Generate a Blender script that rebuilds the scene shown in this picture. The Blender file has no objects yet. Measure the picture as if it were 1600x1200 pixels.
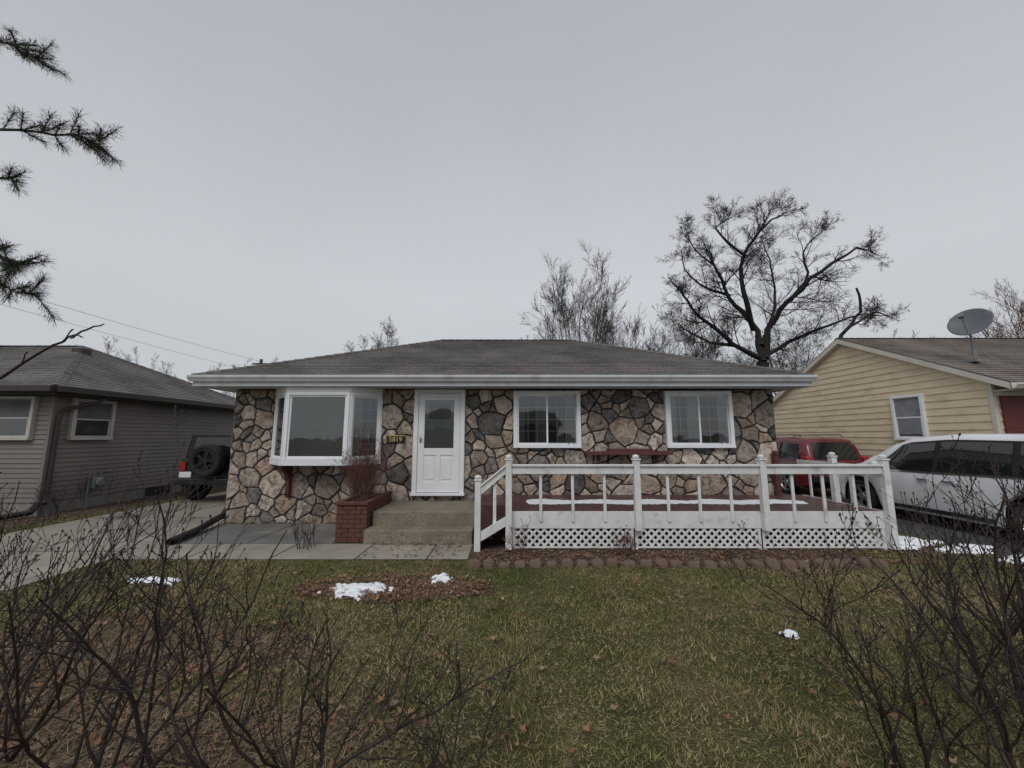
import bpy, math, random
import numpy as np
from mathutils import Vector, Matrix, noise
R=random.Random(11)
NR=np.random.RandomState(5)
sc=bpy.context.scene
COL=sc.collection
V=Vector
# ------------------------------------------------------------------ helpers
class MB:
    def __init__(s,T=None):
        s.v=[];s.f=[];s.m=[];s.uv=[];s.T=T;s.c=[]
    def add(s,vs,fs,mi=0,uvs=None,col=None):
        n=len(s.v)
        if s.T is not None: s.v.extend([tuple(s.T@V(p)) for p in vs])
        else: s.v.extend([tuple(p) for p in vs])
        for i,f in enumerate(fs):
            s.f.append(tuple(k+n for k in f)); s.m.append(mi)
            s.uv.append(uvs[i] if uvs else None); s.c.append(col)
    def box(s,x0,x1,y0,y1,z0,z1,mi=0):
        s.add([(x0,y0,z0),(x1,y0,z0),(x1,y1,z0),(x0,y1,z0),(x0,y0,z1),(x1,y0,z1),(x1,y1,z1),(x0,y1,z1)],
              [(0,3,2,1),(4,5,6,7),(0,1,5,4),(1,2,6,5),(2,3,7,6),(3,0,4,7)],mi)
        return s
    def tube(s,pts,rads,n=6,mi=0,caps=True):
        vs=[];fs=[];m=len(pts)
        pts=[V(p) for p in pts]
        u=None
        for i in range(m):
            t=(pts[min(i+1,m-1)]-pts[max(i-1,0)])
            if t.length<1e-9: t=V((0,0,1))
            t.normalize()
            if u is None:
                u=t.orthogonal().normalized()
            else:
                u=u-t*u.dot(t)
                if u.length<1e-6: u=t.orthogonal()
                u.normalize()
            w=t.cross(u); r=rads[i] if hasattr(rads,'__len__') else rads
            for k in range(n):
                a=2*math.pi*k/n
                vs.append(pts[i]+u*(r*math.cos(a))+w*(r*math.sin(a)))
        for i in range(m-1):
            for k in range(n):
                a=i*n+k;b=i*n+(k+1)%n
                fs.append((a,b,b+n,a+n))
        if caps:
            fs.append(tuple(range(n))[::-1]); fs.append(tuple(range((m-1)*n,m*n)))
        s.add(vs,fs,mi); return s
    def lathe(s,prof,c,axis='x',n=32,mi=0):
        vs=[];fs=[];c=V(c)
        for a,r in prof:
            for k in range(n):
                t=2*math.pi*k/n
                if axis=='x': p=(a,r*math.cos(t),r*math.sin(t))
                elif axis=='y': p=(r*math.cos(t),a,r*math.sin(t))
                else: p=(r*math.cos(t),r*math.sin(t),a)
                vs.append(c+V(p))
        for i in range(len(prof)-1):
            for k in range(n):
                a=i*n+k;b=i*n+(k+1)%n
                fs.append((a,b,b+n,a+n))
        s.add(vs,fs,mi);return s
    def build(s,name,mats,parent=None,smooth=False,bevel=0,label=None):
        me=bpy.data.meshes.new(name)
        o=ROOTLOC.get(parent.name,V((0,0,0))) if parent else V((0,0,0))
        vs=[(a-o.x,b-o.y,c-o.z) for a,b,c in s.v]
        me.from_pydata(vs,[],s.f)
        if not isinstance(mats,(list,tuple)): mats=[mats]
        for m in mats: me.materials.append(m)
        me.polygons.foreach_set('material_index',s.m)
        if any(u is not None for u in s.uv):
            l=me.uv_layers.new(name='UVMap')
            k=0
            for fi,f in enumerate(s.f):
                u=s.uv[fi]
                for j in range(len(f)):
                    l.data[k].uv=u[j] if u else (0,0); k+=1
        if any(c is not None for c in s.c):
            ca=me.color_attributes.new('col','FLOAT_COLOR','CORNER')
            arr=[]
            for fi,f in enumerate(s.f):
                c=s.c[fi] or (.2,.2,.2)
                arr.extend([c[0],c[1],c[2],1]*len(f))
            ca.data.foreach_set('color',arr)
        if smooth: me.polygons.foreach_set('use_smooth',[True]*len(me.polygons))
        me.update()
        ob=bpy.data.objects.new(name,me); COL.objects.link(ob)
        if parent: ob.parent=parent
        ROOTLOC[ob.name]=o
        if bevel:
            b=ob.modifiers.new('bevel','BEVEL'); b.width=bevel; b.segments=2; b.limit_method='ANGLE'
        if label: ob['label']=label
        return ob
ROOTLOC={}
def thing(name,loc,label,cat,group=None):
    e=bpy.data.objects.new(name,None); e.empty_display_size=.2; e.location=loc; COL.objects.link(e)
    e['label']=label; e['category']=cat
    if group: e['group']=group
    ROOTLOC[e.name]=V(loc); return e
def tag(o,label,cat,group=None):
    o['label']=label;o['category']=cat
    if group:o['group']=group
    return o
def npmesh(name,verts,faces,mat,cols=None):
    me=bpy.data.meshes.new(name); nv=len(verts);nf=len(faces);k=faces.shape[1]
    me.vertices.add(nv); me.vertices.foreach_set('co',verts.astype(np.float32).ravel())
    me.loops.add(nf*k); me.loops.foreach_set('vertex_index',faces.astype(np.int32).ravel())
    me.polygons.add(nf); me.polygons.foreach_set('loop_start',np.arange(0,nf*k,k,dtype=np.int32))
    me.update(calc_edges=True)
    if cols is not None:
        ca=me.color_attributes.new('col','FLOAT_COLOR','POINT')
        ca.data.foreach_set('color',np.concatenate([cols,np.ones((nv,1))],1).astype(np.float32).ravel())
    me.materials.append(mat); me.validate()
    ob=bpy.data.objects.new(name,me);COL.objects.link(ob);return ob
# ------------------------------------------------------------------ materials
def nt(name):
    m=bpy.data.materials.new(name);m.use_nodes=True;t=m.node_tree
    return m,t,t.nodes['Principled BSDF'],t.nodes.new,t.links.new
def pm(name,c1,c2=None,scale=5,rough=.6,bump=0,bscale=40,metal=0,detail=4,c3=None,s3=1.2,f3=(.5,.65),stretch=None,spec=.4):
    m,t,b,N,L=nt(name)
    b.inputs['Roughness'].default_value=rough;b.inputs['Metallic'].default_value=metal
    b.inputs['Specular IOR Level'].default_value=spec
    if c2 is None: c2=tuple(x*.82 for x in c1)
    tc=N('ShaderNodeTexCoord');vec=tc.outputs['Object']
    if stretch:
        mp=N('ShaderNodeMapping');mp.inputs['Scale'].default_value=stretch;L(vec,mp.inputs['Vector']);vec=mp.outputs[0]
    n=N('ShaderNodeTexNoise');n.inputs['Scale'].default_value=scale;n.inputs['Detail'].default_value=detail+3;n.inputs['Roughness'].default_value=.65
    L(vec,n.inputs['Vector'])
    r=N('ShaderNodeValToRGB');r.color_ramp.elements[0].position=.33;r.color_ramp.elements[1].position=.67
    r.color_ramp.elements[0].color=(*c2,1);r.color_ramp.elements[1].color=(*c1,1)
    L(n.outputs['Fac'],r.inputs[0]);out=r.outputs[0]
    if c3:
        n3=N('ShaderNodeTexNoise');n3.inputs['Scale'].default_value=s3;n3.inputs['Detail'].default_value=6;n3.inputs['Roughness'].default_value=.6
        L(vec,n3.inputs['Vector'])
        r3=N('ShaderNodeValToRGB');r3.color_ramp.elements[0].position=f3[0];r3.color_ramp.elements[1].position=f3[1]
        L(n3.outputs['Fac'],r3.inputs[0])
        mx=N('ShaderNodeMixRGB');L(r3.outputs[0],mx.inputs[0]);L(out,mx.inputs[1]);mx.inputs[2].default_value=(*c3,1);out=mx.outputs[0]
    L(out,b.inputs['Base Color'])
    if bump:
        n2=N('ShaderNodeTexNoise');n2.inputs['Scale'].default_value=bscale;n2.inputs['Detail'].default_value=6
        L(vec,n2.inputs['Vector'])
        bp=N('ShaderNodeBump');bp.inputs['Strength'].default_value=bump;bp.inputs['Distance'].default_value=.02
        L(n2.outputs['Fac'],bp.inputs['Height']);L(bp.outputs[0],b.inputs['Normal'])
    return m
def attr_mat(name,rough=.8,bump=0,bscale=30,stone=False,trans=0):
    m,t,b,N,L=nt(name);b.inputs['Roughness'].default_value=rough;b.inputs['Specular IOR Level'].default_value=.25
    a=N('ShaderNodeAttribute');a.attribute_name='col';out=a.outputs['Color']
    if stone:
        tc=N('ShaderNodeTexCoord')
        n=N('ShaderNodeTexNoise');n.inputs['Scale'].default_value=5.5;n.inputs['Detail'].default_value=10;n.inputs['Roughness'].default_value=.8;n.inputs['Distortion'].default_value=1.4
        L(tc.outputs['Object'],n.inputs['Vector'])
        r=N('ShaderNodeValToRGB');e=r.color_ramp.elements
        e[0].position=.35;e[0].color=(.16,.15,.15,1);e[1].position=.49;e[1].color=(.95,.94,.93,1)
        x=e.new(.62);x.color=(1.5,1.5,1.5,1);x=e.new(.42);x.color=(.5,.48,.47,1)
        L(n.outputs['Fac'],r.inputs[0])
        mx=N('ShaderNodeMixRGB');mx.blend_type='MULTIPLY';mx.inputs[0].default_value=1
        L(out,mx.inputs[1]);L(r.outputs[0],mx.inputs[2]);out=mx.outputs[0]
        bp=N('ShaderNodeBump');bp.inputs['Strength'].default_value=1;bp.inputs['Distance'].default_value=.03
        L(n.outputs['Fac'],bp.inputs['Height']);L(bp.outputs[0],b.inputs['Normal'])
    L(out,b.inputs['Base Color'])
    return m
def shingle(name,c1,c2,c3,mort):
    m,t,b,N,L=nt(name);b.inputs['Roughness'].default_value=.9;b.inputs['Specular IOR Level'].default_value=.2
    tc=N('ShaderNodeTexCoord')
    br=N('ShaderNodeTexBrick');br.inputs['Scale'].default_value=1;br.inputs['Brick Width'].default_value=.26;br.inputs['Row Height'].default_value=.14
    br.inputs['Mortar Size'].default_value=.006;br.inputs['Color1'].default_value=(*c1,1);br.inputs['Color2'].default_value=(*c2,1);br.inputs['Mortar'].default_value=(*mort,1)
    L(tc.outputs['UV'],br.inputs['Vector'])
    n=N('ShaderNodeTexNoise');n.inputs['Scale'].default_value=.9;n.inputs['Detail'].default_value=8;L(tc.outputs['Object'],n.inputs['Vector'])
    r=N('ShaderNodeValToRGB');r.color_ramp.elements[0].position=.42;r.color_ramp.elements[1].position=.68;L(n.outputs['Fac'],r.inputs[0])
    mx=N('ShaderNodeMixRGB');L(r.outputs[0],mx.inputs[0]);L(br.outputs['Color'],mx.inputs[1]);mx.inputs[2].default_value=(*c3,1)
    n2=N('ShaderNodeTexNoise');n2.inputs['Scale'].default_value=30;n2.inputs['Detail'].default_value=5;L(tc.outputs['Object'],n2.inputs['Vector'])
    mr=N('ShaderNodeMapRange');mr.inputs[1].default_value=.3;mr.inputs[2].default_value=.7;mr.inputs[3].default_value=.5;mr.inputs[4].default_value=1.5;L(n2.outputs['Fac'],mr.inputs[0])
    mm=N('ShaderNodeMixRGB');mm.blend_type='MULTIPLY';mm.inputs[0].default_value=1;L(mx.outputs[0],mm.inputs[1]);L(mr.outputs[0],mm.inputs[2])
    L(mm.outputs[0],b.inputs['Base Color'])
    bp=N('ShaderNodeBump');bp.inputs['Strength'].default_value=.5;bp.inputs['Distance'].default_value=.01
    L(n2.outputs['Fac'],bp.inputs['Height']);L(bp.outputs[0],b.inputs['Normal'])
    return m
def glassmat(name,tint=(.8,.83,.82),base=.14):
    m=bpy.data.materials.new(name);m.use_nodes=True;t=m.node_tree;t.nodes.clear();N=t.nodes.new;L=t.links.new
    o=N('ShaderNodeOutputMaterial');mx=N('ShaderNodeMixShader');tr=N('ShaderNodeBsdfTransparent');gl=N('ShaderNodeBsdfGlossy')
    tr.inputs[0].default_value=(*tint,1);gl.inputs['Roughness'].default_value=.03;gl.inputs[0].default_value=(.9,.93,.95,1)
    f=N('ShaderNodeFresnel');f.inputs[0].default_value=1.5
    a=N('ShaderNodeMath');a.operation='ADD';a.inputs[1].default_value=base;L(f.outputs[0],a.inputs[0])
    nz=N('ShaderNodeTexNoise');nz.inputs['Scale'].default_value=1.5;bp=N('ShaderNodeBump');bp.inputs['Strength'].default_value=.1;bp.inputs['Distance'].default_value=.05
    L(nz.outputs['Fac'],bp.inputs['Height']);L(bp.outputs[0],gl.inputs['Normal'])
    L(a.outputs[0],mx.inputs[0]);L(tr.outputs[0],mx.inputs[1]);L(gl.outputs[0],mx.inputs[2]);L(mx.outputs[0],o.inputs[0]);return m
WHITE=pm('white_paint',(.78,.80,.82),(.70,.72,.74),3,.5,.05,60)
VINYL=pm('white_vinyl',(.80,.82,.84),(.74,.76,.79),2,.4)
GRIL=pm('grille_vinyl',(.50,.52,.53),None,2,.5)
DECKW=pm('weathered_white_paint',(.75,.76,.755),(.60,.61,.60),4,.65,.15,50,c3=(.36,.35,.31),s3=6,f3=(.56,.78))
GUT=pm('white_gutter_metal',(.64,.67,.69),(.54,.57,.58),2,.4,c3=(.40,.41,.40),s3=2.5,f3=(.54,.75),stretch=(1.5,1,.3))
SOFF=pm('soffit_paint',(.55,.56,.57),None,3,.6)
STONE=attr_mat('flagstone',.8,stone=True)
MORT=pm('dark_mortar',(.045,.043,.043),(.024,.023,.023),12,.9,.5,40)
ROOF=shingle('asphalt_shingle_brown',(.140,.125,.12),(.085,.077,.075),(.17,.155,.15),(.045,.041,.041))
ROOFL=shingle('asphalt_shingle_grey',(.145,.13,.125),(.10,.09,.087),(.18,.165,.16),(.06,.054,.052))
ROOFR=shingle('asphalt_shingle_tan',(.175,.145,.13),(.12,.10,.09),(.21,.18,.165),(.07,.058,.05))
RED=pm('redwood_stain',(.12,.040,.035),(.075,.026,.024),6,.6,.2,40,stretch=(1,1,6))
DECKF=pm('deck_stain',(.11,.048,.05),(.065,.030,.032),4,.4,.2,30,c3=(.17,.12,.115),s3=5,f3=(.55,.8))
CONC=pm('concrete',(.37,.335,.28),(.28,.255,.215),2.2,.6,.25,90,c3=(.20,.182,.155),s3=.8,f3=(.45,.7))
CONCW=pm('wet_concrete',(.19,.185,.175),(.13,.127,.12),1.5,.45,.25,80,c3=(.28,.26,.24),s3=1.1,f3=(.5,.7))
AGG=pm('exposed_aggregate',(.33,.29,.22),(.12,.10,.075),38,.8,.6,70,c3=(.15,.13,.105),s3=3,f3=(.45,.7))
ASPH=pm('asphalt',(.075,.073,.072),(.05,.05,.05),5,.6,.4,120,c3=(.10,.098,.095),s3=.9)
SOIL=pm('mulch_soil',(.085,.055,.038),(.04,.027,.02),14,.95,.9,30,c3=(.13,.085,.055),s3=25,f3=(.5,.62))
SNOW=pm('snow',(.86,.88,.92),(.78,.81,.86),9,.6,.35,35)
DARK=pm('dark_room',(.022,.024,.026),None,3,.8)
BLIND=pm('window_blind',(.20,.225,.22),(.15,.17,.168),1.2,.7,c3=(.27,.29,.285),s3=.7)
CURT=pm('curtain_cloth',(.30,.31,.315),(.2,.21,.215),4,.85)
CURTD=pm('curtain_dim',(.17,.175,.18),(.11,.115,.12),3,.85)
GLASS=glassmat('window_glass',base=.09)
TAUPE=pm('taupe_vinyl_siding',(.215,.185,.165),(.18,.155,.14),1.3,.55,c3=(.155,.135,.125),s3=.9,f3=(.5,.75))
CREAM=pm('cream_siding',(.74,.62,.43),(.66,.545,.37),2.4,.6,.08,40,c3=(.46,.38,.27),s3=1.6,f3=(.52,.8),stretch=(1,1,3))
CREAMT=pm('cream_trim',(.66,.62,.53),None,2,.6)
TRIMB=pm('beige_window_trim',(.5,.48,.44),None,2,.5)
DBROWN=pm('brown_metal',(.05,.036,.034),None,3,.45)
BRICK=pm('red_brick_planter',(.14,.055,.042),(.085,.036,.029),12,.85,.3,60,c3=(.18,.12,.10),s3=6,f3=(.6,.8))
MAROON=pm('maroon_paint',(.15,.03,.03),(.11,.022,.022),3,.55)
BLACKP=pm('black_corrugated_plastic',(.012,.012,.013),None,3,.4)
GREYM=pm('grey_metal',(.28,.29,.30),(.2,.2,.21),4,.45,metal=.4)
FOUND=pm('foundation_block',(.26,.24,.22),(.18,.17,.16),6,.9,.3)
BARK=pm('dark_bark',(.030,.025,.024),(.017,.015,.014),6,.95,.5,30)
BARKG=pm('grey_bark',(.075,.060,.056),(.05,.041,.039),6,.95,.4,30)
TWIG=pm('shrub_twig',(.040,.024,.020),(.018,.012,.011),9,.6,.3,80,c3=(.085,.065,.052),s3=20,f3=(.6,.74))
DRYP=pm('dry_flower_stem',(.16,.075,.055),(.08,.042,.034),9,.9)
NEED=attr_mat('pine_needles',.7)
GRASSB=attr_mat('grass_blade',.75)
LEAFM=attr_mat('dead_leaf',.8)
TYRE=pm('tyre_rubber',(.018,.018,.019),None,8,.8,.2,60)
ALLOY=pm('alloy_wheel',(.45,.46,.47),(.38,.39,.4),5,.3,metal=.8)
CHROME=pm('chrome_trim',(.65,.66,.67),None,5,.18,metal=1)
PBLACK=pm('black_trim_plastic',(.014,.014,.015),None,5,.5)
def paint(name,c,rough=.3):
    m,t,b,N,L=nt(name);b.inputs['Roughness'].default_value=rough;b.inputs['Coat Weight'].default_value=.7;b.inputs['Coat Roughness'].default_value=.06
    n=N('ShaderNodeTexNoise');n.inputs['Scale'].default_value=2.2;n.inputs['Detail'].default_value=8
    tc=N('ShaderNodeTexCoord');L(tc.outputs['Object'],n.inputs['Vector'])
    r=N('ShaderNodeValToRGB');r.color_ramp.elements[0].position=.3;r.color_ramp.elements[1].position=.6
    r.color_ramp.elements[0].color=(*[x*.86 for x in c],1);r.color_ramp.elements[1].color=(*c,1)
    L(n.outputs['Fac'],r.inputs[0]);L(r.outputs[0],b.inputs['Base Color']);return m
PWHITE=paint('white_car_paint',(.74,.76,.79));PRED=paint('red_car_paint',(.13,.012,.018));PBLK=paint('black_car_paint',(.010,.010,.012),.35)
REDL=paint('red_lamp_lens',(.35,.01,.01))
DG=paint('dark_glass',(.012,.014,.016),.05)
GOLD=pm('gold_numerals',(.62,.50,.18),None,8,.4,metal=.4)
# ------------------------------------------------------------------ world, light, camera
w=bpy.data.worlds.new('World');sc.world=w;w.use_nodes=True;t=w.node_tree;bg=t.nodes['Background']
sky=t.nodes.new('ShaderNodeTexSky');sky.sky_type='NISHITA';sky.sun_disc=False;sky.sun_elevation=math.radians(48);sky.sun_rotation=math.radians(200)
tc=t.nodes.new('ShaderNodeTexCoord')
sx=t.nodes.new('ShaderNodeSeparateXYZ');t.links.new(tc.outputs['Generated'],sx.inputs[0])
rp=t.nodes.new('ShaderNodeValToRGB');e=rp.color_ramp.elements
e[0].position=0;e[0].color=(.52,.535,.56,1);e[1].position=.95;e[1].color=(.41,.425,.46,1)
x=e.new(.34);x.color=(.60,.615,.645,1);x=e.new(.14);x.color=(.56,.575,.60,1)
t.links.new(sx.outputs['Z'],rp.inputs[0])
nz=t.nodes.new('ShaderNodeTexNoise');nz.inputs['Scale'].default_value=1.3;nz.inputs['Detail'].default_value=3;t.links.new(tc.outputs['Generated'],nz.inputs['Vector'])
mr=t.nodes.new('ShaderNodeMapRange');mr.inputs[3].default_value=8.8;mr.inputs[4].default_value=11.2;t.links.new(nz.outputs['Fac'],mr.inputs[0])
ml=t.nodes.new('ShaderNodeVectorMath');ml.operation='SCALE';t.links.new(rp.outputs[0],ml.inputs[0]);t.links.new(mr.outputs[0],ml.inputs['Scale'])
mx=t.nodes.new('ShaderNodeMixRGB');mx.inputs[0].default_value=.94;t.links.new(sky.outputs[0],mx.inputs[1]);t.links.new(ml.outputs[0],mx.inputs[2])
t.links.new(mx.outputs[0],bg.inputs[0]);bg.inputs[1].default_value=.1
ld=bpy.data.lights.new('sun','SUN');ld.energy=1.35;ld.angle=math.radians(35);ld.color=(1,.98,.95)
lo=bpy.data.objects.new('sun',ld);COL.objects.link(lo)
az=math.radians(200);el=math.radians(48)
d=V((math.sin(az)*math.cos(el),math.cos(az)*math.cos(el),math.sin(el)))
lo.rotation_euler=d.to_track_quat('Z','Y').to_euler();lo.location=(0,-10,20)
cd=bpy.data.cameras.new('camera');cam=bpy.data.objects.new('camera',cd);COL.objects.link(cam);sc.camera=cam
cam.location=(0,0,1.7);cam.rotation_euler=(math.radians(90+7.8),0,0);cd.lens=13.5;cd.sensor_width=36;cd.clip_end=1500;cd.clip_start=.05
sc.view_settings.view_transform='Standard';sc.view_settings.look='None';sc.view_settings.exposure=0
# ------------------------------------------------------------------ ground
m,t,b,N,L=nt('lawn_ground');b.inputs['Roughness'].default_value=.95;b.inputs['Specular IOR Level'].default_value=.1
tc=N('ShaderNodeTexCoord')
n=N('ShaderNodeTexNoise');n.inputs['Scale'].default_value=1.1;n.inputs['Detail'].default_value=9;n.inputs['Roughness'].default_value=.7;L(tc.outputs['Object'],n.inputs['Vector'])
r=N('ShaderNodeValToRGB');e=r.color_ramp.elements;e[0].position=.35;e[0].color=(.055,.06,.022,1);e[1].position=.66;e[1].color=(.15,.115,.065,1);x=e.new(.5);x.color=(.09,.085,.038,1)
L(n.outputs['Fac'],r.inputs[0])
n2=N('ShaderNodeTexNoise');n2.inputs['Scale'].default_value=70;n2.inputs['Detail'].default_value=5;L(tc.outputs['Object'],n2.inputs['Vector'])
mr=N('ShaderNodeMapRange');mr.inputs[1].default_value=.3;mr.inputs[2].default_value=.7;mr.inputs[3].default_value=.35;mr.inputs[4].default_value=1.5;L(n2.outputs['Fac'],mr.inputs[0])
mm=N('ShaderNodeMixRGB');mm.blend_type='MULTIPLY';mm.inputs[0].default_value=1;L(r.outputs[0],mm.inputs[1]);L(mr.outputs[0],mm.inputs[2]);L(mm.outputs[0],b.inputs['Base Color'])
bp=N('ShaderNodeBump');bp.inputs['Strength'].default_value=.8;bp.inputs['Distance'].default_value=.03;L(n2.outputs['Fac'],bp.inputs['Height']);L(bp.outputs[0],b.inputs['Normal'])
LAWN=m
def struct(o): o['kind']='structure';return o
g=MB();g.add([(-500,-500,0),(500,-500,0),(500,700,0),(-500,700,0)],[(0,1,2,3)]);struct(g.build('ground',LAWN))
def sheet(name,x0,x1,y0,y1,z,mat,joints=None,jm=None):
    q=MB();q.add([(x0,y0,z),(x1,y0,z),(x1,y1,z),(x0,y1,z)],[(0,1,2,3)])
    for j in joints or []:
        q.add([(j[0],j[2],z+.003),(j[1],j[2],z+.003),(j[1],j[3],z+.003),(j[0],j[3],z+.003)],[(0,1,2,3)],1)
    return struct(q.build(name,[mat,MORT]))
sheet('driveway',-8.9,-5.62,-8,26,.006,CONC,[(-8.9,-5.62,y,y+.02) for y in (1.2,3.6,6.0,8.4,10.8,13.2)]+[(-7.27,-7.25,-8,26)])
sheet('side_driveway',6.95,10.75,-8,26,.006,ASPH)
sheet('street',-90,90,-17,-8.2,.004,ASPH)
sheet('walkway',-5.6,-.62,5.62,6.40,.010,CONC,[(x,x+.018,5.62,6.40) for x in (-4.6,-3.4,-2.2,-1.2)])
sheet('wet_pavement',-5.6,-2.88,6.42,7.86,.008,CONCW,[(-4.25,-4.235,6.42,7.86)])
def blob(name,cx,cy,rx,ry,z,mat,n=48,rough=.25,seed=0,dome=0):
    rr=random.Random(seed);ph=[rr.uniform(0,6.28) for _ in range(6)];am=[rr.uniform(.3,1)/(k+1) for k in range(6)]
    q=MB();vs=[(cx,cy,z+dome)]
    rings=[.45,.8,1.0]
    for ri,s in enumerate(rings):
        for k in range(n):
            a=2*math.pi*k/n
            f=1+rough*sum(am[j]*math.sin((j+2)*a+ph[j]) for j in range(6))+(rr.uniform(-.04,.04) if ri==2 else 0)
            vs.append((cx+rx*f*s*math.cos(a),cy+ry*f*s*math.sin(a),z))
    fs=[(0,1+k,1+(k+1)%n) for k in range(n)]
    for ri in range(2):
        for k in range(n):
            a=1+ri*n+k;bb=1+ri*n+(k+1)%n;fs.append((a,a+n,bb+n,bb))
    q.add(vs,fs);return q.build(name,mat,smooth=True)
beds=[(-1.35,4.60,.95,.30,3),(-3.3,3.3,1.35,.55,4),(-2.6,2.3,1.9,.5,5)]
q=MB();q.add([(-.55,5.38,.005),(4.9,5.42,.005),(5.9,5.6,.005),(6.9,5.9,.005),(6.3,7.85,.005),(-.55,7.85,.005)],[(0,1,2,3,4,5)]);struct(q.build('garden_bed_soil',SOIL))
q=MB();q.add([(-12.5,7.3,.005),(-9.4,7.4,.005),(-9.5,16,.005),(-12.5,16,.005)],[(0,1,2,3)]);struct(q.build('neighbor_bed_soil',SOIL))
for i,(cx,cy,rx,ry,sd) in enumerate(beds): struct(blob('soil_patch',cx,cy,rx,ry,.004,SOIL,seed=sd,rough=.3))
def snow(cx,cy,rx,ry,seed,hz=.03,base=.02):
    st_=max(.012,rx/45);nx=int(rx*1.5/st_);ny=int(ry*1.6/st_);H={};off=V((seed*7.3,seed*3.1,0))
    for i in range(-nx,nx+1):
        for j in range(-ny,ny+1):
            x=i*st_;y=j*st_;f=1-(x/rx)**2-(y/ry)**2
            p=V((x,y,0))
            f+=noise.noise(p*4/ max(.3,rx*2)+off)*1.3+noise.noise(p*14+off)*.75+noise.noise(p*40+off)*.35
            H[i,j]=f
    q=MB();idx={};vs=[];fs=[]
    def vid(i,j):
        if (i,j) not in idx:
            f=max(0,H.get((i,j),0));idx[i,j]=len(vs);vs.append((cx+i*st_,cy+j*st_,.006+min(1,f*3)*base+hz*min(1,f*.8)))
        return idx[i,j]
    for i in range(-nx,nx):
        for j in range(-ny,ny):
            if sum(H[a,b_]>0 for a,b_ in((i,j),(i+1,j),(i+1,j+1),(i,j+1)))>=3: fs.append((vid(i,j),vid(i+1,j),vid(i+1,j+1),vid(i,j+1)))
    if fs:
        q.add(vs,fs);o=q.build('snow_patch',SNOW,smooth=True);o['kind']='structure'
for i,a in enumerate([(-1.70,4.52,.32,.2),(-.84,4.85,.11,.13),(-4.25,4.80,.32,.08),(-4.0,4.7,.12,.05),(2.40,3.56,.08,.045),(6.35,6.5,.45,.24),(6.75,6.0,.4,.15),(7.35,5.55,.65,.18),(6.0,6.15,.2,.09),(7.1,6.2,.3,.1),(8.0,5.3,.5,.14)]): snow(*a,seed=i+1)
# ------------------------------------------------------------------ grass blades + leaves (stuff)
def inbed(x,y):
    m=np.zeros(len(x),bool)
    for cx,cy,rx,ry,_ in beds: m|=((x-cx)/rx)**2+((y-cy)/ry)**2<.85
    return m
def nz2(x,y,s,seed):
    rr=np.random.RandomState(seed);o=np.zeros(len(x))
    for k in range(7):
        a=rr.uniform(0,6.28);f=s*rr.uniform(.6,2.2);o+=np.sin(f*(x*math.cos(a)+y*math.sin(a))+rr.uniform(0,6.28))
    return o/3
n=230000
yy=1.0+4.9*NR.rand(n)**1.4; xx=NR.uniform(-5.6,6.95,n)
far=18000
xx=np.concatenate([xx,NR.uniform(4.2,6.95,far),NR.uniform(-9.4,-8.9,far//3)]);yy=np.concatenate([yy,NR.uniform(5.4,7,far),NR.uniform(3,12,far//3)])
keep=~((yy>5.6)&(xx<-.5)&(xx>-8))&~((yy>5.38+.0*xx)&(xx>-.55)&(xx<5.0))
keep&=(np.abs(xx)<1.5*yy+.6)
pb=inbed(xx,yy);keep&=~(pb&(NR.rand(len(xx))<.8))
worn=(nz2(xx,yy,2.3,31)+.5*nz2(xx,yy,8,32))>.62
keep&=~(worn&(NR.rand(len(xx))<.45))
xx=xx[keep];yy=yy[keep];worn=worn[keep];n=len(xx)
tuf=.75+.5*np.clip(nz2(xx,yy,7,14),-1,1)
h=NR.uniform(.014,.036,n)*tuf;wd=NR.uniform(.0018,.0036,n)*(1+.12*yy);an=NR.uniform(0,6.28,n);ln=NR.uniform(0,.05,n);la=NR.uniform(0,6.28,n)
v0=np.stack([xx-wd*np.cos(an),yy-wd*np.sin(an),np.zeros(n)],1);v1=np.stack([xx+wd*np.cos(an),yy+wd*np.sin(an),np.zeros(n)],1)
v2=np.stack([xx+ln*np.cos(la),yy+ln*np.sin(la),h],1)
vs=np.stack([v0,v1,v2],1).reshape(-1,3)
q=nz2(xx,yy,1.3,3)*.65+nz2(xx,yy,5,4)*.4+NR.normal(0,.42,n)+.25+.45*worn
q=np.clip((q+1.0)/2.4,0,1)[:,None]
cA=np.array([[.105,.13,.035]]);cB=np.array([[.225,.205,.085]]);cC=np.array([[.36,.275,.16]])
c=np.where(q<.5,cA+(cB-cA)*q/.5,cB+(cC-cB)*(q-.5)/.5)*NR.uniform(.7,1.3,(n,1))
c[inbed(xx,yy)]=c[inbed(xx,yy)]*.3+np.array([.17,.12,.07])*.7
o=npmesh('lawn_grass',vs,np.arange(3*n).reshape(-1,3),GRASSB,np.repeat(c,3,0));o['kind']='stuff'
def straw(n,pts):
    cx,cy=pts;L_=NR.uniform(.05,.16,n);a=NR.uniform(0,6.28,n);w_=.0018;z=NR.uniform(.008,.03,n);dz=NR.uniform(-.01,.03,n)
    v0=np.stack([cx-w_*np.sin(a),cy+w_*np.cos(a),z],1);v1=np.stack([cx+w_*np.sin(a),cy-w_*np.cos(a),z],1)
    v2=np.stack([cx+L_*np.cos(a),cy+L_*np.sin(a),z+dz],1);return np.stack([v0,v1,v2],1).reshape(-1,3)
n=14000;k=NR.choice(3,n,p=[.10,.45,.45]);ra=np.sqrt(NR.rand(n));aa=NR.uniform(0,6.28,n)
B=np.array([b_[:4] for b_ in beds]);sx_=B[k,0]+B[k,2]*ra*np.cos(aa);sy_=B[k,1]+B[k,3]*ra*np.sin(aa)
c=np.array([[.34,.25,.15]])*NR.uniform(.35,1.3,(n,1))
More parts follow.
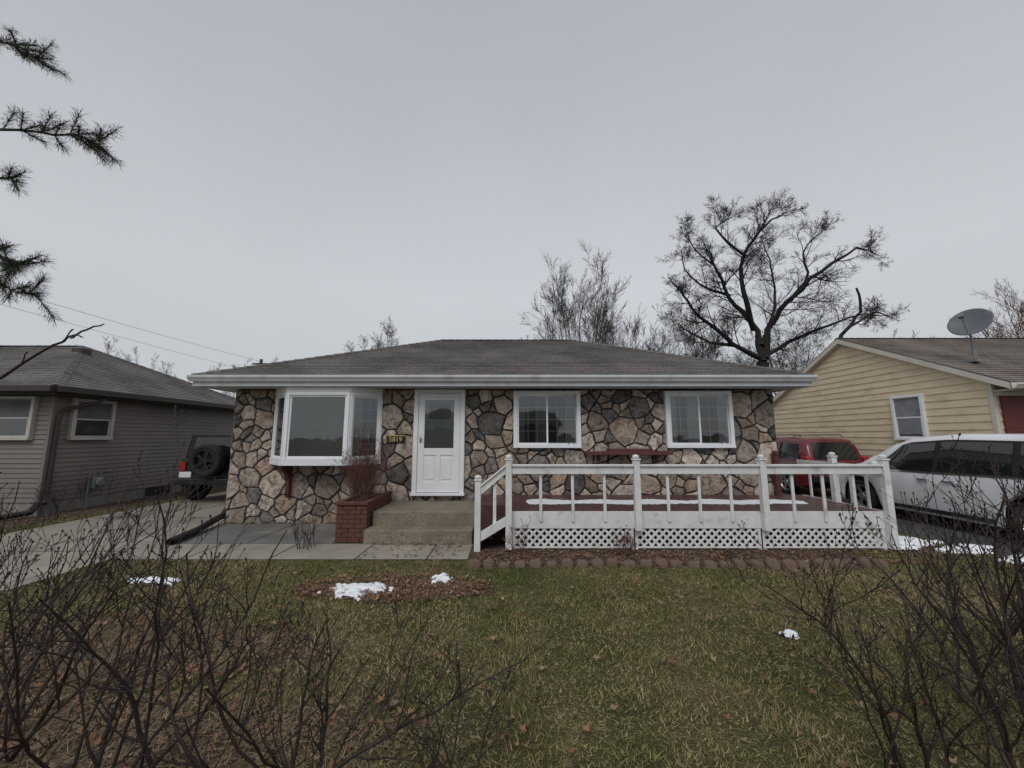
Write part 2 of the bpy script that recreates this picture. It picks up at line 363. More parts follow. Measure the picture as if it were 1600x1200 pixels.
o=npmesh('dry_straw',straw(n,(sx_,sy_)),np.arange(3*n).reshape(-1,3),GRASSB,np.repeat(c,3,0));o['kind']='stuff'
def leaves(name,xs,ys,smin,smax,zb=.02,cols=None):
    n=len(xs);K=10
    ang=np.linspace(0,2*np.pi,K,endpoint=False);rad=np.array([1,.45,.85,.42,.7,.3,.7,.42,.85,.45])
    s=NR.uniform(smin,smax,n)[:,None];rot=NR.uniform(0,6.28,n)[:,None]
    lx=s*rad*np.cos(ang);ly=s*rad*np.sin(ang)*NR.uniform(.6,1,(n,1));lz=NR.uniform(-.1,1.6,(n,1))*ly**2/s+NR.uniform(-.3,.9,(n,1))*lx**2/s+NR.uniform(-.35,.35,(n,1))*lx
    X=xs[:,None]+lx*np.cos(rot)-ly*np.sin(rot);Y=ys[:,None]+lx*np.sin(rot)+ly*np.cos(rot)
    z0=NR.uniform(zb,zb+.02,(n,1));Z=np.maximum(z0+lz,.012)
    C=np.stack([xs,ys,z0[:,0]],1)[:,None,:];P=np.concatenate([C,np.stack([X,Y,Z],2)],1).reshape(-1,3)
    f=np.array([[0,1+i,1+(i+1)%K] for i in range(K)]);F=(f[None]+(np.arange(n)*(K+1))[:,None,None]).reshape(-1,3)
    base=np.array([[.27,.14,.08],[.20,.11,.07],[.32,.21,.13],[.13,.075,.052],[.23,.11,.065],[.18,.13,.095]])[NR.randint(0,6,n)]*NR.uniform(.6,1.15,(n,1))
    o=npmesh(name,P,F,LEAFM,np.repeat(base,K+1,0));o['kind']='stuff';return o
n=1900
xs=NR.uniform(-4.8,6.3,n);ys=NR.uniform(1.6,5.4,n);
m_=((nz2(xs,ys,1.4,9)>.45)|(NR.rand(n)<.28));xs=xs[m_];ys=ys[m_]
leaves('fallen_leaves',xs,ys,.018,.045,.03)
n=2200;k=NR.choice(3,n,p=[.40,.3,.30]);ra=np.sqrt(NR.rand(n));aa=NR.uniform(0,6.28,n)
xs=B[k,0]+1.2*B[k,2]*ra*np.cos(aa);ys=B[k,1]+1.35*B[k,3]*ra*np.sin(aa);leaves('leaf_litter',xs,ys,.02,.045,.012)
n=1700;xs=NR.uniform(-.5,5.8,n);ys=NR.uniform(5.4,6.05,n);leaves('bed_leaf_litter',xs,ys,.018,.045,.01)
n=900;xs=NR.uniform(-11.8,-9.0,n);ys=NR.uniform(7.2,13,n);m_=(xs>-10.2)|(ys<8.5);leaves('side_leaf_litter',xs[m_],ys[m_],.025,.05,.01)
n=150;xs=NR.uniform(-2.2,-.7,n);ys=6.36-.75*NR.rand(n)**2;leaves('step_leaf_litter',xs,ys,.02,.04,.015)
# ------------------------------------------------------------------ stone facade
def poisson(w_,h_,tries,r0,r1,rr):
    P=[]
    for _ in range(tries):
        x=rr.uniform(-.1,w_+.1);y=rr.uniform(-.1,h_+.1);r=r0+(r1-r0)*rr.random()
        if all((x-a)**2+((y-b_)*1.12)**2>((r+c)/2)**2 for a,b_,c in P): P.append((x,y,r))
    return P
def clip(poly,px,py,nx,ny):
    out=[];n=len(poly)
    for i in range(n):
        a=poly[i];b_=poly[(i+1)%n];da=(a[0]-px)*nx+(a[1]-py)*ny;db=(b_[0]-px)*nx+(b_[1]-py)*ny
        if da<=0: out.append(a)
        if (da<0<db) or (db<0<da):
            t_=da/(da-db);out.append((a[0]+(b_[0]-a[0])*t_,a[1]+(b_[1]-a[1])*t_))
    return out
PAL=[(.40,.325,.265),(.46,.385,.32),(.35,.28,.225),(.24,.195,.16),(.13,.12,.112),(.36,.27,.205),(.50,.43,.37),(.20,.18,.17),(.31,.26,.22),(.43,.36,.31)]
def stones(mb,w_,h_,seed):
    rr=random.Random(seed);P=poisson(w_,h_,int(w_*h_*380),.12,.50,rr)
    for (x,y,r) in P:
        poly=[(max(0,x-.7),max(0,y-.7)),(min(w_,x+.7),max(0,y-.7)),(min(w_,x+.7),min(h_,y+.7)),(max(0,x-.7),min(h_,y+.7))]
        for (a,b_,r2) in P:
            dx=a-x;dy=b_-y;d2=dx*dx+dy*dy
            if 0<d2<1.9:
                f=.5+(r*r-r2*r2)*.16/d2
                k=.7*math.sin(2.3*(x+a)+1.9*(y+b_)+seed)
                nx=dx+k*dy*.6;ny=dy+k*dx*.6
                poly=clip(poly,x+dx*f,y+dy*f,nx,ny)
                if len(poly)<3: break
        if len(poly)<3: continue
        area=abs(sum(poly[i][0]*poly[(i+1)%len(poly)][1]-poly[(i+1)%len(poly)][0]*poly[i][1] for i in range(len(poly))))/2
        if area<.0025: continue
        ring=[]
        for i in range(len(poly)):
            a=poly[i];b_=poly[(i+1)%len(poly)];l=math.dist(a,b_);k=max(1,int(l/.08))
            for j in range(k):
                t_=j/k;ring.append((a[0]+(b_[0]-a[0])*t_,a[1]+(b_[1]-a[1])*t_))
        n=len(ring)
        if n<3: continue
        cx=sum(p[0] for p in ring)/n;cy=sum(p[1] for p in ring)/n
        mg=rr.uniform(.009,.018);d0=rr.uniform(.016,.034);tx=rr.uniform(-.08,.08);ty=rr.uniform(-.08,.08)
        vs=[]
        R0=[]
        for p in ring:
            dx=p[0]-cx;dy=p[1]-cy;l=max(.02,math.hypot(dx,dy));mgj=mg+rr.uniform(-.004,.006)
            s=max(.3,1-mgj/l);R0.append((cx+dx*s,cy+dy*s,l))
        for p in R0: vs.append((p[0],0.004,p[1]))
        for p in R0:
            s=max(.2,1-.009/p[2]);x2=cx+(p[0]-cx)*s;y2=cy+(p[1]-cy)*s
            vs.append((x2,-max(.010,min(.040,d0+tx*(x2-cx)+ty*(y2-cy)+rr.uniform(-.006,.006))),y2))
        for p in R0:
            s=rr.uniform(.4,.65);x2=cx+(p[0]-cx)*s;y2=cy+(p[1]-cy)*s
            vs.append((x2,-max(.010,min(.042,d0+.006+tx*(x2-cx)+ty*(y2-cy)+rr.uniform(-.009,.009))),y2))
        vs.append((cx,-min(.042,d0+.006),cy))
        fs=[]
        for i in range(n):
            j=(i+1)%n
            fs.append((i,j,n+j,n+i));fs.append((n+i,n+j,2*n+j,2*n+i));fs.append((2*n+i,2*n+j,3*n))
        c0=PAL[rr.randrange(len(PAL))];k=rr.uniform(.75,1.12)
        mb.add(vs,fs,0,col=tuple(v_*k for v_ in c0))
HX0,HX1,HY,HYB,HZ=-5.67,5.36,7.88,14.7,2.66
house=thing('stone_house',(0,HY,0),'single-storey stone-faced ranch house with hipped shingle roof on lawn','house')
q=MB();q.box(HX0,HX1,HY,HYB,0,HZ,1)
q.T=Matrix.Translation((HX0,HY,0));stones(q,HX1-HX0,HZ,3)
q.T=Matrix.Translation((HX0,HYB,0))@Matrix.Rotation(-math.pi/2,4,'Z');stones(q,HYB-HY,HZ,4)
q.T=Matrix.Translation((HX1,HY,0))@Matrix.Rotation(math.pi/2,4,'Z');stones(q,HYB-HY,HZ,5)
q.build('wall',[STONE,MORT],house,label='multicoloured tan and brown flagstone wall with dark mortar')
def roof_face(mb,e0,e1,r0,r1,n,off=0,mi=0):
    e0,e1,r0,r1=map(V,(e0,e1,r0,r1));ed=(e1-e0).normalized();nn=ed.cross((r0-e0)).normalized()
    if nn.z<0: nn=-nn
    up=nn.cross(ed);
    if up.z<0: up=-up
    def uv(p): return ((p-e0).dot(ed),(p-e0).dot(up))
    for i in range(n):
        a=e0.lerp(r0,i/n);b_=e1.lerp(r1,i/n);c=e1.lerp(r1,(i+1)/n);d_=e0.lerp(r0,(i+1)/n)
        A=a+nn*.012;B_=b_+nn*.012
        mb.add([A,B_,c,d_],[(0,1,2,3)],mi,[[uv(a+up*.01),uv(b_+up*.01),uv(c-up*.01),uv(d_-up*.01)]])
        mb.add([a,b_,B_,A],[(0,1,2,3)],mi,[[uv(a+up*.01)]*4])
def ridge(mb,a,b_,w_=.12,mi=0):
    a=V(a);b_=V(b_);n=max(2,int((b_-a).length/.22));dd=(b_-a).normalized();s=dd.cross(V((0,0,1))).normalized();u=s.cross(dd)
    for i in range(n):
        p=a.lerp(b_,i/n);r_=a.lerp(b_,(i+1.2)/n if i<n-1 else 1)
        mb.add([p+u*.03,p-s*w_-u*.015,p+s*w_-u*.015,r_+u*.018,r_-s*w_-u*.03,r_+s*w_-u*.03],[(0,1,4,3),(0,3,5,2),(0,2,1)],mi,[[(R.random()*5,.07)]*4,[(R.random()*5,.07)]*4,[(0,0)]*3])
EX0,EX1,EY0,EY1,EZ=-6.14,5.77,7.27,15.31,2.87
RA=(-2.12,11.29,4.58);RB=(1.75,11.29,4.58)
q=MB();roof_face(q,(EX0,EY0,EZ),(EX1,EY0,EZ),RA,RB,31);roof_face(q,(EX1,EY1,EZ),(EX0,EY1,EZ),RB,RA,31)
roof_face(q,(EX1,EY0,EZ),(EX1,EY1,EZ),RB,RB,31);roof_face(q,(EX0,EY1,EZ),(EX0,EY0,EZ),RA,RA,31)
ridge(q,RA,RB)
for c_,rr_ in (((EX0,EY0,EZ),RA),((EX0,EY1,EZ),RA),((EX1,EY0,EZ),RB),((EX1,EY1,EZ),RB)): ridge(q,c_,rr_)
roof=q.build('roof',ROOF,house)
q=MB();q.tube([(-1.2,12.2,4.1),(-1.2,12.2,4.45)],.04,8);q.build('vent_pipe',DBROWN,roof)
q=MB();q.box(EX0+.05,EX1-.05,EY0+.05,EY1-.05,2.675,2.70);q.build('soffit',SOFF,house)
q=MB();q.box(EX0+.02,EX1-.02,EY0+.02,EY0+.05,2.66,2.855);q.box(EX0+.02,EX1-.02,EY1-.05,EY1-.02,2.66,2.855)
q.box(EX0+.02,EX0+.049,EY0+.05,EY1-.05,2.66,2.855);q.box(EX1-.049,EX1-.02,EY0+.05,EY1-.05,2.66,2.855)
q.build('fascia',GUT,house)
def gutter(mb,x0,x1,y,z,h=.115,dpt=.11):
    prof=[(0,h),(0,0),(-.06,0),(-.075,.03),(-dpt,.075),(-dpt,h),(-dpt+.015,h),(-dpt+.015,h-.012),(-dpt+.012,h-.012),(-.06,.01),(-.005,.01),(-.005,h)]
    n=len(prof);vs=[(x,y+p[0],z+p[1]) for x in (x0,x1) for p in prof]
    mb.add(vs,[(i,(i+1)%n,n+(i+1)%n,n+i) for i in range(n)]+[tuple(range(n)),tuple(range(n,2*n))[::-1]])
q=MB();gutter(q,EX0-.02,EX1+.02,EY0+.018,2.745);
q.build('gutter',GUT,house)
q=MB();q.box(HX0-.1,HX0-.045,8.0,8.08,.3,2.66);q.build('downspout',GUT,house,bevel=.006)
# ------------------------------------------------------------------ windows
def grid(mb,x0,x1,z0,z1,nx,nz_,y,t_=.011):
    for i in range(1,nx):
        x=x0+(x1-x0)*i/nx;mb.box(x-t_/2,x+t_/2,y,y+.004,z0,z1)
    for i in range(1,nz_):
        z=z0+(z1-z0)*i/nz_;mb.box(x0,x1,y+.001,y+.0035,z-t_/2,z+t_/2)
def folds(mb,x0,x1,z0,z1,y,amp=.008,pitch=.07,mi=0):
    n=max(8,int((x1-x0)/.012));vs=[];
    for i in range(n+1):
        x=x0+(x1-x0)*i/n;yy_=y-amp*(math.sin(2*math.pi*x/pitch)+.5*math.sin(2*math.pi*x/pitch*.37+1))
        vs+= [(x,yy_,z0),(x,yy_,z1)]
    mb.add(vs,[(2*i,2*i+2,2*i+3,2*i+1) for i in range(n)],mi)
def blinds(mb,x0,x1,z0,z1,y,pitch=.027,mi=0):
    z=z0
    while z<z1-.01:
        mb.add([(x0,y-.008,z),(x1,y-.008,z),(x1,y,min(z+pitch*.95,z1)),(x0,y,min(z+pitch*.95,z1))],[(0,1,2,3)],mi);z+=pitch
def window(par,T,w_,h_,style,fw=.075,out=.105,trim=VINYL,cs=CURT,label=None):
    q=MB(T)
    q.box(0,w_,-out,0,h_-fw,h_);q.box(0,w_,-out-.02,0,0,fw*.9);q.box(0,fw,-out,0,fw*.9,h_-fw);q.box(w_-fw,w_,-out,0,fw*.9,h_-fw)
    win=q.build('window',trim,par,bevel=.006,label=label)
    x0,x1,z0,z1=fw,w_-fw,fw*.9,h_-fw
    q=MB(T);s=.035;y0=-out+.02
    def sash(a,b_,c,d_,yo):
        q.box(a,b_,yo,yo+.03,d_-s,d_);q.box(a,b_,yo,yo+.03,c,c+s);q.box(a,a+s,yo,yo+.03,c+s,d_-s);q.box(b_-s,b_,yo,yo+.03,c+s,d_-s)
    P=[]
    if style=='slider':
        mx_=(x0+x1)/2;sash(x0,mx_+.02,z0,z1,y0);sash(mx_-.015,x1,z0,z1,y0+.0302);P=[(x0+s,mx_-.015,z0+s,z1-s,y0+.010),(mx_+.02,x1-s,z0+s,z1-s,y0+.014)]
    elif style=='hung':
        mz=(z0+z1)/2;sash(x0,x1,mz-.015,z1,y0+.0302);sash(x0,x1,z0,mz+.02,y0);P=[(x0+s,x1-s,z0+s,mz-.015,y0+.018),(x0+s,x1-s,mz+.02,z1-s,y0+.034)]
    else:
        sash(x0,x1,z0,z1,y0+.01);P=[(x0+s,x1-s,z0+s,z1-s,y0+.012)]
    q.build('sash',trim,win,bevel=.004)
    if style in('slider','grid'):
        q=MB(T)
        for p in P: grid(q,p[0],p[1],p[2],p[3],3,4 if style=='slider' else 5,p[4]+.002)
        q.build('grille',GRIL,win)
    q=MB(T)
    for p in P: q.add([(p[0],p[4],p[2]),(p[1],p[4],p[2]),(p[1],p[4],p[3]),(p[0],p[4],p[3])],[(0,1,2,3)])
    q.build('glass',GLASS,win)
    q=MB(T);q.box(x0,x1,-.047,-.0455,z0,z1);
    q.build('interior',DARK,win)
    q=MB(T)
    if style=='slider':
        W_=x1-x0
        folds(q,x0,x0+W_*.13,z0,z1,-.053,.003,.05);folds(q,x0+W_*.30,x0+W_*.50,z0,z1,-.053,.003,.05);folds(q,x0+W_*.82,x1,z0,z1,-.053,.003,.05)
    elif style in('plain','hung'): blinds(q,x0,x1,z0,z1,-.049)
    else: folds(q,x0,x0+(x1-x0)*.35,z0,z1,-.053,.003)
    q.build('curtain',cs,win)
    return win
window(house,Matrix.Translation((.03,HY,1.475)),1.36,1.15,'slider',cs=CURTD,label='white two-pane sliding window with grille and grey curtain')
window(house,Matrix.Translation((3.115,HY,1.475)),1.36,1.15,'slider',cs=CURT,label='white two-pane sliding window with pale curtain')
bx=[(-4.84,HY),(-4.36,7.42),(-3.14,7.42),(-2.67,HY)]
bz0,bz1=1.24,2.56
def prism(mb,pts,z0,z1,mi=0):
    n=len(pts);mb.add([(p[0],p[1],z0) for p in pts]+[(p[0],p[1],z1) for p in pts],[tuple(range(n))[::-1],tuple(range(n,2*n))]+[(i,(i+1)%n,n+(i+1)%n,n+i) for i in range(n)],mi)
def grow(pts,d_): 
    return [(pts[0][0]-d_*1.2,pts[0][1]),(pts[1][0]-d_*.45,pts[1][1]-d_),(pts[2][0]+d_*.45,pts[2][1]-d_),(pts[3][0]+d_*1.2,pts[3][1])]
q=MB();prism(q,grow(bx,.05),bz0-.085,bz0)
bay=q.build('bay_window',WHITE,house,bevel=.006,label='white projecting bay window on wooden brackets')
q=MB();prism(q,grow(bx,.03),bz1,2.672);q.build('bay_head',WHITE,bay,bevel=.006)
for i,st in ((0,'grid'),(1,'plain'),(2,'grid')):
    a=V((*bx[i],0));b_=V((*bx[i+1],0));dd=(b_-a);l=dd.length;ang=math.atan2(dd.y,dd.x)
    T=Matrix.Translation((a.x,a.y,bz0))@Matrix.Rotation(ang,4,'Z')@Matrix.Translation((0,.06,0))
    window(bay,T,l,bz1-bz0,st,fw=.06,out=.09,cs=BLIND)
for x in (-4.42,-3.1):
    prf=[(0,1.15),(-.36,1.15),(-.36,1.09),(-.2,1.0),(-.1,.85),(-.09,.6),(-.045,.5),(0,.5)]
    q=MB();n=len(prf);q.add([(x+s_,HY-.04+p[0],p[1]) for s_ in (-.035,.035) for p in prf],[(i,(i+1)%n,n+(i+1)%n,n+i) for i in range(n)]+[tuple(range(n)),tuple(range(n,2*n))[::-1]])
    q.build('bracket',RED,house,bevel=.004)
q=MB();dx0,dx1,dz0,dz1=-1.985,-.955,.60,2.655
q.box(dx0,dx0+.09,7.775,7.88,dz0,dz1);q.box(dx1-.09,dx1,7.775,7.88,dz0,dz1);q.box(dx0+.09,dx1-.09,7.775,7.88,dz1-.075,dz1);q.box(dx0-.02,dx1+.02,7.73,7.88,dz0-.05,dz0)
door=q.build('door',WHITE,house,bevel=.006,label='white storm door with glass upper half')
a,b_=dx0+.095,dx1-.095
q=MB();ld0,ld1=dz0+.01,dz1-.08
yF=7.795;yB=7.826
q.box(a,a+.125,yF,yB,ld0,ld1);q.box(b_-.125,b_,yF,yB,ld0,ld1);q.box(a+.125,b_-.125,yF,yB,ld1-.14,ld1);q.box(a+.125,b_-.125,yF,yB,ld0,ld0+.2)
q.box(a+.125,b_-.125,yF,yB,ld0+.72,ld0+.86)
q.box(a+.125,b_-.125,yF+.014,yB,ld0+.2,ld0+.72);mxd=(a+b_)/2
q.box(mxd-.04,mxd+.04,yF+.001,yF+.013,ld0+.2,ld0+.72)
for sx0,sx1 in ((a+.165,mxd-.08),(mxd+.08,b_-.165)): q.box(sx0,sx1,yF+.003,yF+.0135,ld0+.25,ld0+.67)
q.build('door_leaf',WHITE,door,bevel=.005)
q=MB();q.box(a+.125,b_-.125,7.829,7.831,ld0+.8,ld1-.12);q.build('inner_door',pm('inner_door_grey',(.30,.32,.33),(.25,.265,.275),2,.6),door)
q=MB();q.box(a+.2,b_-.2,7.8275,7.8285,ld1-.52,ld1-.2);q.build('inner_pane',pm('inner_pane_dark',(.09,.10,.105),None,3,.3),door)
q=MB();q.add([(a+.125,7.81,ld0+.86),(b_-.125,7.81,ld0+.86),(b_-.125,7.81,ld1-.14),(a+.125,7.81,ld1-.14)],[(0,1,2,3)]);q.build('glass',GLASS,door)
q=MB();q.box(a+.035,a+.07,7.785,7.795,ld0+.97,ld0+1.08);q.tube([(a+.05,7.79,ld0+1.03),(a+.05,7.75,ld0+1.03),(a+.11,7.75,ld0+1.03)],.009,8);q.build('handle',GREYM,door,smooth=False)
plq=MB();plq.box(-2.53,-2.16,7.815,7.835,1.575,1.71);plo=plq.build('house_number_plaque',BLACKP,bevel=.005);tag(plo,'small black plaque with gold numerals 5819 on stone wall','house number')
def text(s_,loc,size,mat,parent,name,rot=(math.pi/2,0,0)):
    cu=bpy.data.curves.new('t','FONT');cu.body=s_;cu.size=size;cu.align_x='CENTER';cu.align_y='CENTER';cu.extrude=.003;cu.offset=.0015
    to=bpy.data.objects.new('t',cu);COL.objects.link(to);bpy.context.view_layer.update()
    me=bpy.data.meshes.new_from_object(to.evaluated_get(bpy.context.evaluated_depsgraph_get()));bpy.data.objects.remove(to)
    me.materials.clear();me.materials.append(mat);o_=bpy.data.objects.new(name,me);COL.objects.link(o_);o_.location=loc;o_.rotation_euler=rot;o_.parent=parent;return o_
text('5819',(-2.345,7.811,1.642),.135,GOLD,plo,'numerals')
q=MB();q.box(-2.53,-2.16,7.80,7.83,1.711,1.728);q.build('plaque_trim',GOLD,plo)
sh=thing('flower_box',(2.3,7.8,1.35),'dark red wooden flower box shelf mounted on stone wall','flower box')
q=MB();q.box(1.45,3.12,7.56,7.84,1.36,1.40);q.box(1.45,3.12,7.545,7.56,1.345,1.42);q.build('shelf_board',RED,sh,bevel=.005)
q=MB();q.box(1.9,2.75,7.62,7.83,1.40,1.46);q.build('tray',RED,sh,bevel=.005)
for x in (1.7,2.85):
    q=MB();q.add([(x,7.83,1.36),(x,7.6,1.36),(x,7.83,1.2),(x+.05,7.83,1.36),(x+.05,7.6,1.36),(x+.05,7.83,1.2)],[(0,1,2),(3,5,4),(0,3,4,1),(1,4,5,2),(0,2,5,3)]);q.build('bracket',RED,sh)
st=thing('concrete_steps',(-1.4,7,0),'exposed aggregate concrete steps with landing below white door','steps')
q=MB();q.box(-2.34,-.62,6.68,7.86,0,.45);q.build('landing',AGG,st,bevel=.015)
q=MB();q.box(-2.36,-.63,6.36,6.677,0,.225);q.build('step',AGG,st,bevel=.015)
pl=thing('brick_planter',(-2.6,7,0),'tall red brick planter with dried plants beside concrete steps','planter')
q=MB()
nrow=8
for r_ in range(nrow):
    z=r_*.073+.004
    off=(r_%2)*.1
    x=-2.87-off
    while x<-2.37:
        xa=max(-2.87,x);xb=min(-2.37,x+.195)
        if xb-xa>.03: q.box(xa,xb,6.50+R.uniform(-.003,.003),6.6,z,z+.065)
        x+=.205
    y=6.605-off*.5
    while y<7.8:
        ya=max(6.605,y);yb=min(7.8,y+.195)
        if yb-ya>.03:
            q.box(-2.87+R.uniform(-.003,.003),-2.78,ya,yb,z,z+.065);q.box(-2.46,-2.37+R.uniform(-.003,.003)-.001,ya,yb,z,z+.065)
        y+=.205
q.box(-2.86,-2.38,6.51,7.79,0,.55,1)
q.build('brick_box',[BRICK,MORT],pl,bevel=.004)
q=MB();q.box(-2.90,-2.35,6.47,6.58,.59,.64);q.box(-2.90,-2.80,6.582,7.8,.59,.64);q.box(-2.45,-2.35,6.582,7.8,.59,.64);q.build('cap',BRICK,pl,bevel=.008)
q=MB();q.box(-2.80,-2.45,6.58,7.8,.55,.60);q.build('soil',SOIL,pl)
# ------------------------------------------------------------------ deck
DY=6.08;DX0,DX1=-.05,5.72;DZ=.56
deck=thing('wooden_deck',(2.8,DY,0),'dark red deck with white railing and lattice skirt against stone house','deck')
q=MB();y=6.12
while y<7.80:
    q.box(-.02,5.76,y,min(y+.135,7.83),DZ-.035,DZ);y+=.142
q.box(-.6,-.03,6.69,7.83,.0,DZ-.002)
q.build('floor',DECKF,deck,bevel=.004)
q=MB();q.box(DX0-.02,DX1+.05,DY,DY+.035,.315,DZ+.004);q.box(DX1+.02,DX1+.05,DY+.036,7.83,.315,DZ+.004);q.build('rim_board',DECKW,deck,bevel=.004)
def lattice(mb,T,w_,z0,z1):
    h=z1-z0;sp=.115;sw=.034
    for dr,yo in ((1,0),(-1,.009)):
        x=-h
        while x<w_+h:
            xa,xb=(x,x+h) if dr==1 else (x+h,x)
            t0,t1=0,1
            ta=(0-xa)/(xb-xa);tb=(w_-xa)/(xb-xa);t0=max(t0,min(ta,tb));t1=min(t1,max(ta,tb))
            if t1-t0>.05:
                p0x,p0z,p1x,p1z=xa+(xb-xa)*t0,z0+h*t0,xa+(xb-xa)*t1,z0+h*t1
                k=sw/1.414
                vs=[]
                for yv in (yo,yo+.008): vs+=[(p0x-k,yv,p0z),(p0x+k,yv,p0z),(p1x+k,yv,p1z),(p1x-k,yv,p1z)]
                mb.add(vs,[(0,1,2,3),(7,6,5,4),(0,4,5,1),(2,6,7,3),(1,5,6,2),(3,7,4,0)])
            x+=sp
secs=[DX0+.05,1.86,3.79,5.67]
for i in range(3):
    q=MB(Matrix.Translation((secs[i]+.05,DY+.012,0)));w_=secs[i+1]-secs[i]-.1
    lattice(q,None,w_,.05,.315);q.box(0,w_,-.008,.0-.0005,.03,.058);q.box(-.06,0,-.006,.02,.01,.3145);q.box(w_,w_+.06,-.006,.02,.01,.3145)
    q.build('lattice_skirt',DECKW,deck)
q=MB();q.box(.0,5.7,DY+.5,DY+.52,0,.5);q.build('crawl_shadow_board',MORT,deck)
def post(x,y,z0,z1,s=.047,mat=DECKW):
    q=MB();q.box(x-s,x+s,y-s,y+s,z0,z1-.09);q.box(x-s-.012,x+s+.012,y-s-.012,y+s+.012,z1-.09,z1-.065)
    q.lathe([(z1-.065,.03),(z1-.05,.052),(z1-.02,.05),(z1,.0)],(x,y,0),'z',12)
    return q.build('post',mat,deck,bevel=.005)
px_=[DX0,1.91,3.84,DX1]
for x in px_: post(x,DY-.05,.03 if x in(DX0,DX1) else .30,1.43)
post(-.52,DY-.05,0,1.12,.045)
post(DX1,6.98,.5,1.43);post(5.2,7.72,.5,1.43,mat=RED)
for i in range(3):
    q=MB();q.box(px_[i]+.05,px_[i+1]-.05,DY-.068,DY-.03,1.13,1.245);q.box(px_[i]+.048,px_[i+1]-.048,DY-.10,DY+.01,1.2455,1.275)
    rail=q.build('rail',DECKW,deck,bevel=.005)
    for k in range(1,4):
        x=px_[i]+(px_[i+1]-px_[i])*k/4
        q=MB();q.box(x-.021,x+.021,DY-.029,DY-.001,.42,1.24);q.build('baluster',DECKW,rail,bevel=.004)
q=MB();q.box(DX1-.03,DX1+.01,DY,6.93,1.13,1.245);rail=q.build('rail',DECKW,deck,bevel=.005)
q=MB();q.box(DX1-.03,DX1+.01,7.03,7.82,1.13,1.245);rail2=q.build('rail',DECKW,deck,bevel=.005)
for y in (6.38,6.68,7.3,7.58):
    q=MB();q.box(DX1+.011,DX1+.04,y-.021,y+.021,.42,1.24);q.build('baluster',DECKW,rail if y<7 else rail2,bevel=.004)
def slab(mb,a,b_,th,y0,y1):
    mb.add([(a[0],y0,a[1]-th),(a[0],y0,a[1]),(a[0],y1,a[1]),(a[0],y1,a[1]-th),(b_[0],y0,b_[1]-th),(b_[0],y0,b_[1]),(b_[0],y1,b_[1]),(b_[0],y1,b_[1]-th)],[(0,1,2,3),(7,6,5,4),(0,4,5,1),(1,5,6,2),(2,6,7,3),(3,7,4,0)])
q=MB();slab(q,(-.475,.93),(-.1,1.24),.11,DY-.07,DY-.03);q.build('stair_rail',DECKW,deck,bevel=.004)
q=MB();slab(q,(-.49,.96),(-.09,1.275),.028,DY-.10,DY+.01);q.build('stair_rail_cap',DECKW,deck,bevel=.004)
q=MB();slab(q,(-.475,.28),(-.1,.50),.14,DY-.07,DY-.03);q.build('stair_stringer',DECKW,deck,bevel=.004)
q=MB();q.box(-.29,-.24,DY-.03,DY-.005,.25,1.02);q.build('baluster',DECKW,deck,bevel=.004)
q=MB();q.box(-.56,-.30,6.1,6.66,.16,.2);q.box(-.32,-.06,6.1,6.66,.34,.38);q.box(-.32,-.30,6.1,6.66,.2,.34);q.box(-.58,-.56,6.1,6.66,0,.16);q.build('stair_tread',DECKF,deck,bevel=.004)
q=MB();n=130
vs=[];
for i in range(n+1):
    x=.25+4.85*i/n;c=6.98+.04*math.sin(i*.23)+.02*R.uniform(-1,1);wv=.19+.08*math.sin(i*.19)*math.sin(i*.047+1)+.05*R.random()
    if i in(0,n): wv=.01
    for k,s in enumerate((-1,-.6,0,.6,1)): vs.append((x,c+s*wv+R.uniform(-.015,.015),DZ+.002+(.028*(1-s*s))*(R.uniform(.6,1.2))))
q.add(vs,[(i*5+k,(i+1)*5+k,(i+1)*5+k+1,i*5+k+1) for i in range(n) for k in range(4)])
o=q.build('deck_snow',SNOW,smooth=True);o['kind']='stuff'
# ------------------------------------------------------------------ edging stones
EDM=pm('edging_stone_brown',(.19,.125,.095),(.11,.075,.06),8,.9,.6,30)
eds=[]
for k in range(4):
    rr=random.Random(k);q=MB();n=10;vs=[];prof=[(0,1.0),(.045,1.05),(.085,.9),(.105,.5),(.108,0.01)]
    jit=[rr.uniform(.88,1.12) for _ in range(n)]
    for z,r_ in prof:
        for j in range(n):
            a_=2*math.pi*j/n;sg=lambda c_:math.copysign(abs(c_)**.6,c_)
            vs.append((.085*r_*jit[j]*sg(math.cos(a_)),.055*r_*jit[j]*sg(math.sin(a_)),z*rr.uniform(.92,1.08)))
    q.add(vs,[(i*n+j,i*n+(j+1)%n,(i+1)*n+(j+1)%n,(i+1)*n+j) for i in range(4) for j in range(n)])
    eds.append(q.build('edging_stone',EDM,smooth=True))
cnt=0;x=-.5
pathp=[]
while x<4.9: pathp.append((x,5.34+.04*math.sin(x*1.3)));x+=R.uniform(.185,.225)
for (x,y) in pathp:
    o=eds[cnt%4] if cnt<4 else eds[cnt%4].copy()
    if cnt>=4: COL.objects.link(o)
    o.location=(x,y+R.uniform(-.02,.02),-.015+R.uniform(-.02,.01));o.rotation_euler=(R.uniform(-.15,.15),R.uniform(-.15,.15),R.uniform(-.35,.35));o.scale=(R.uniform(.85,1.1),R.uniform(1,1.4),R.uniform(.75,1.2))
    tag(o,'brown rounded edging stone lining the garden bed','edging stone','edging stones along the garden bed');cnt+=1
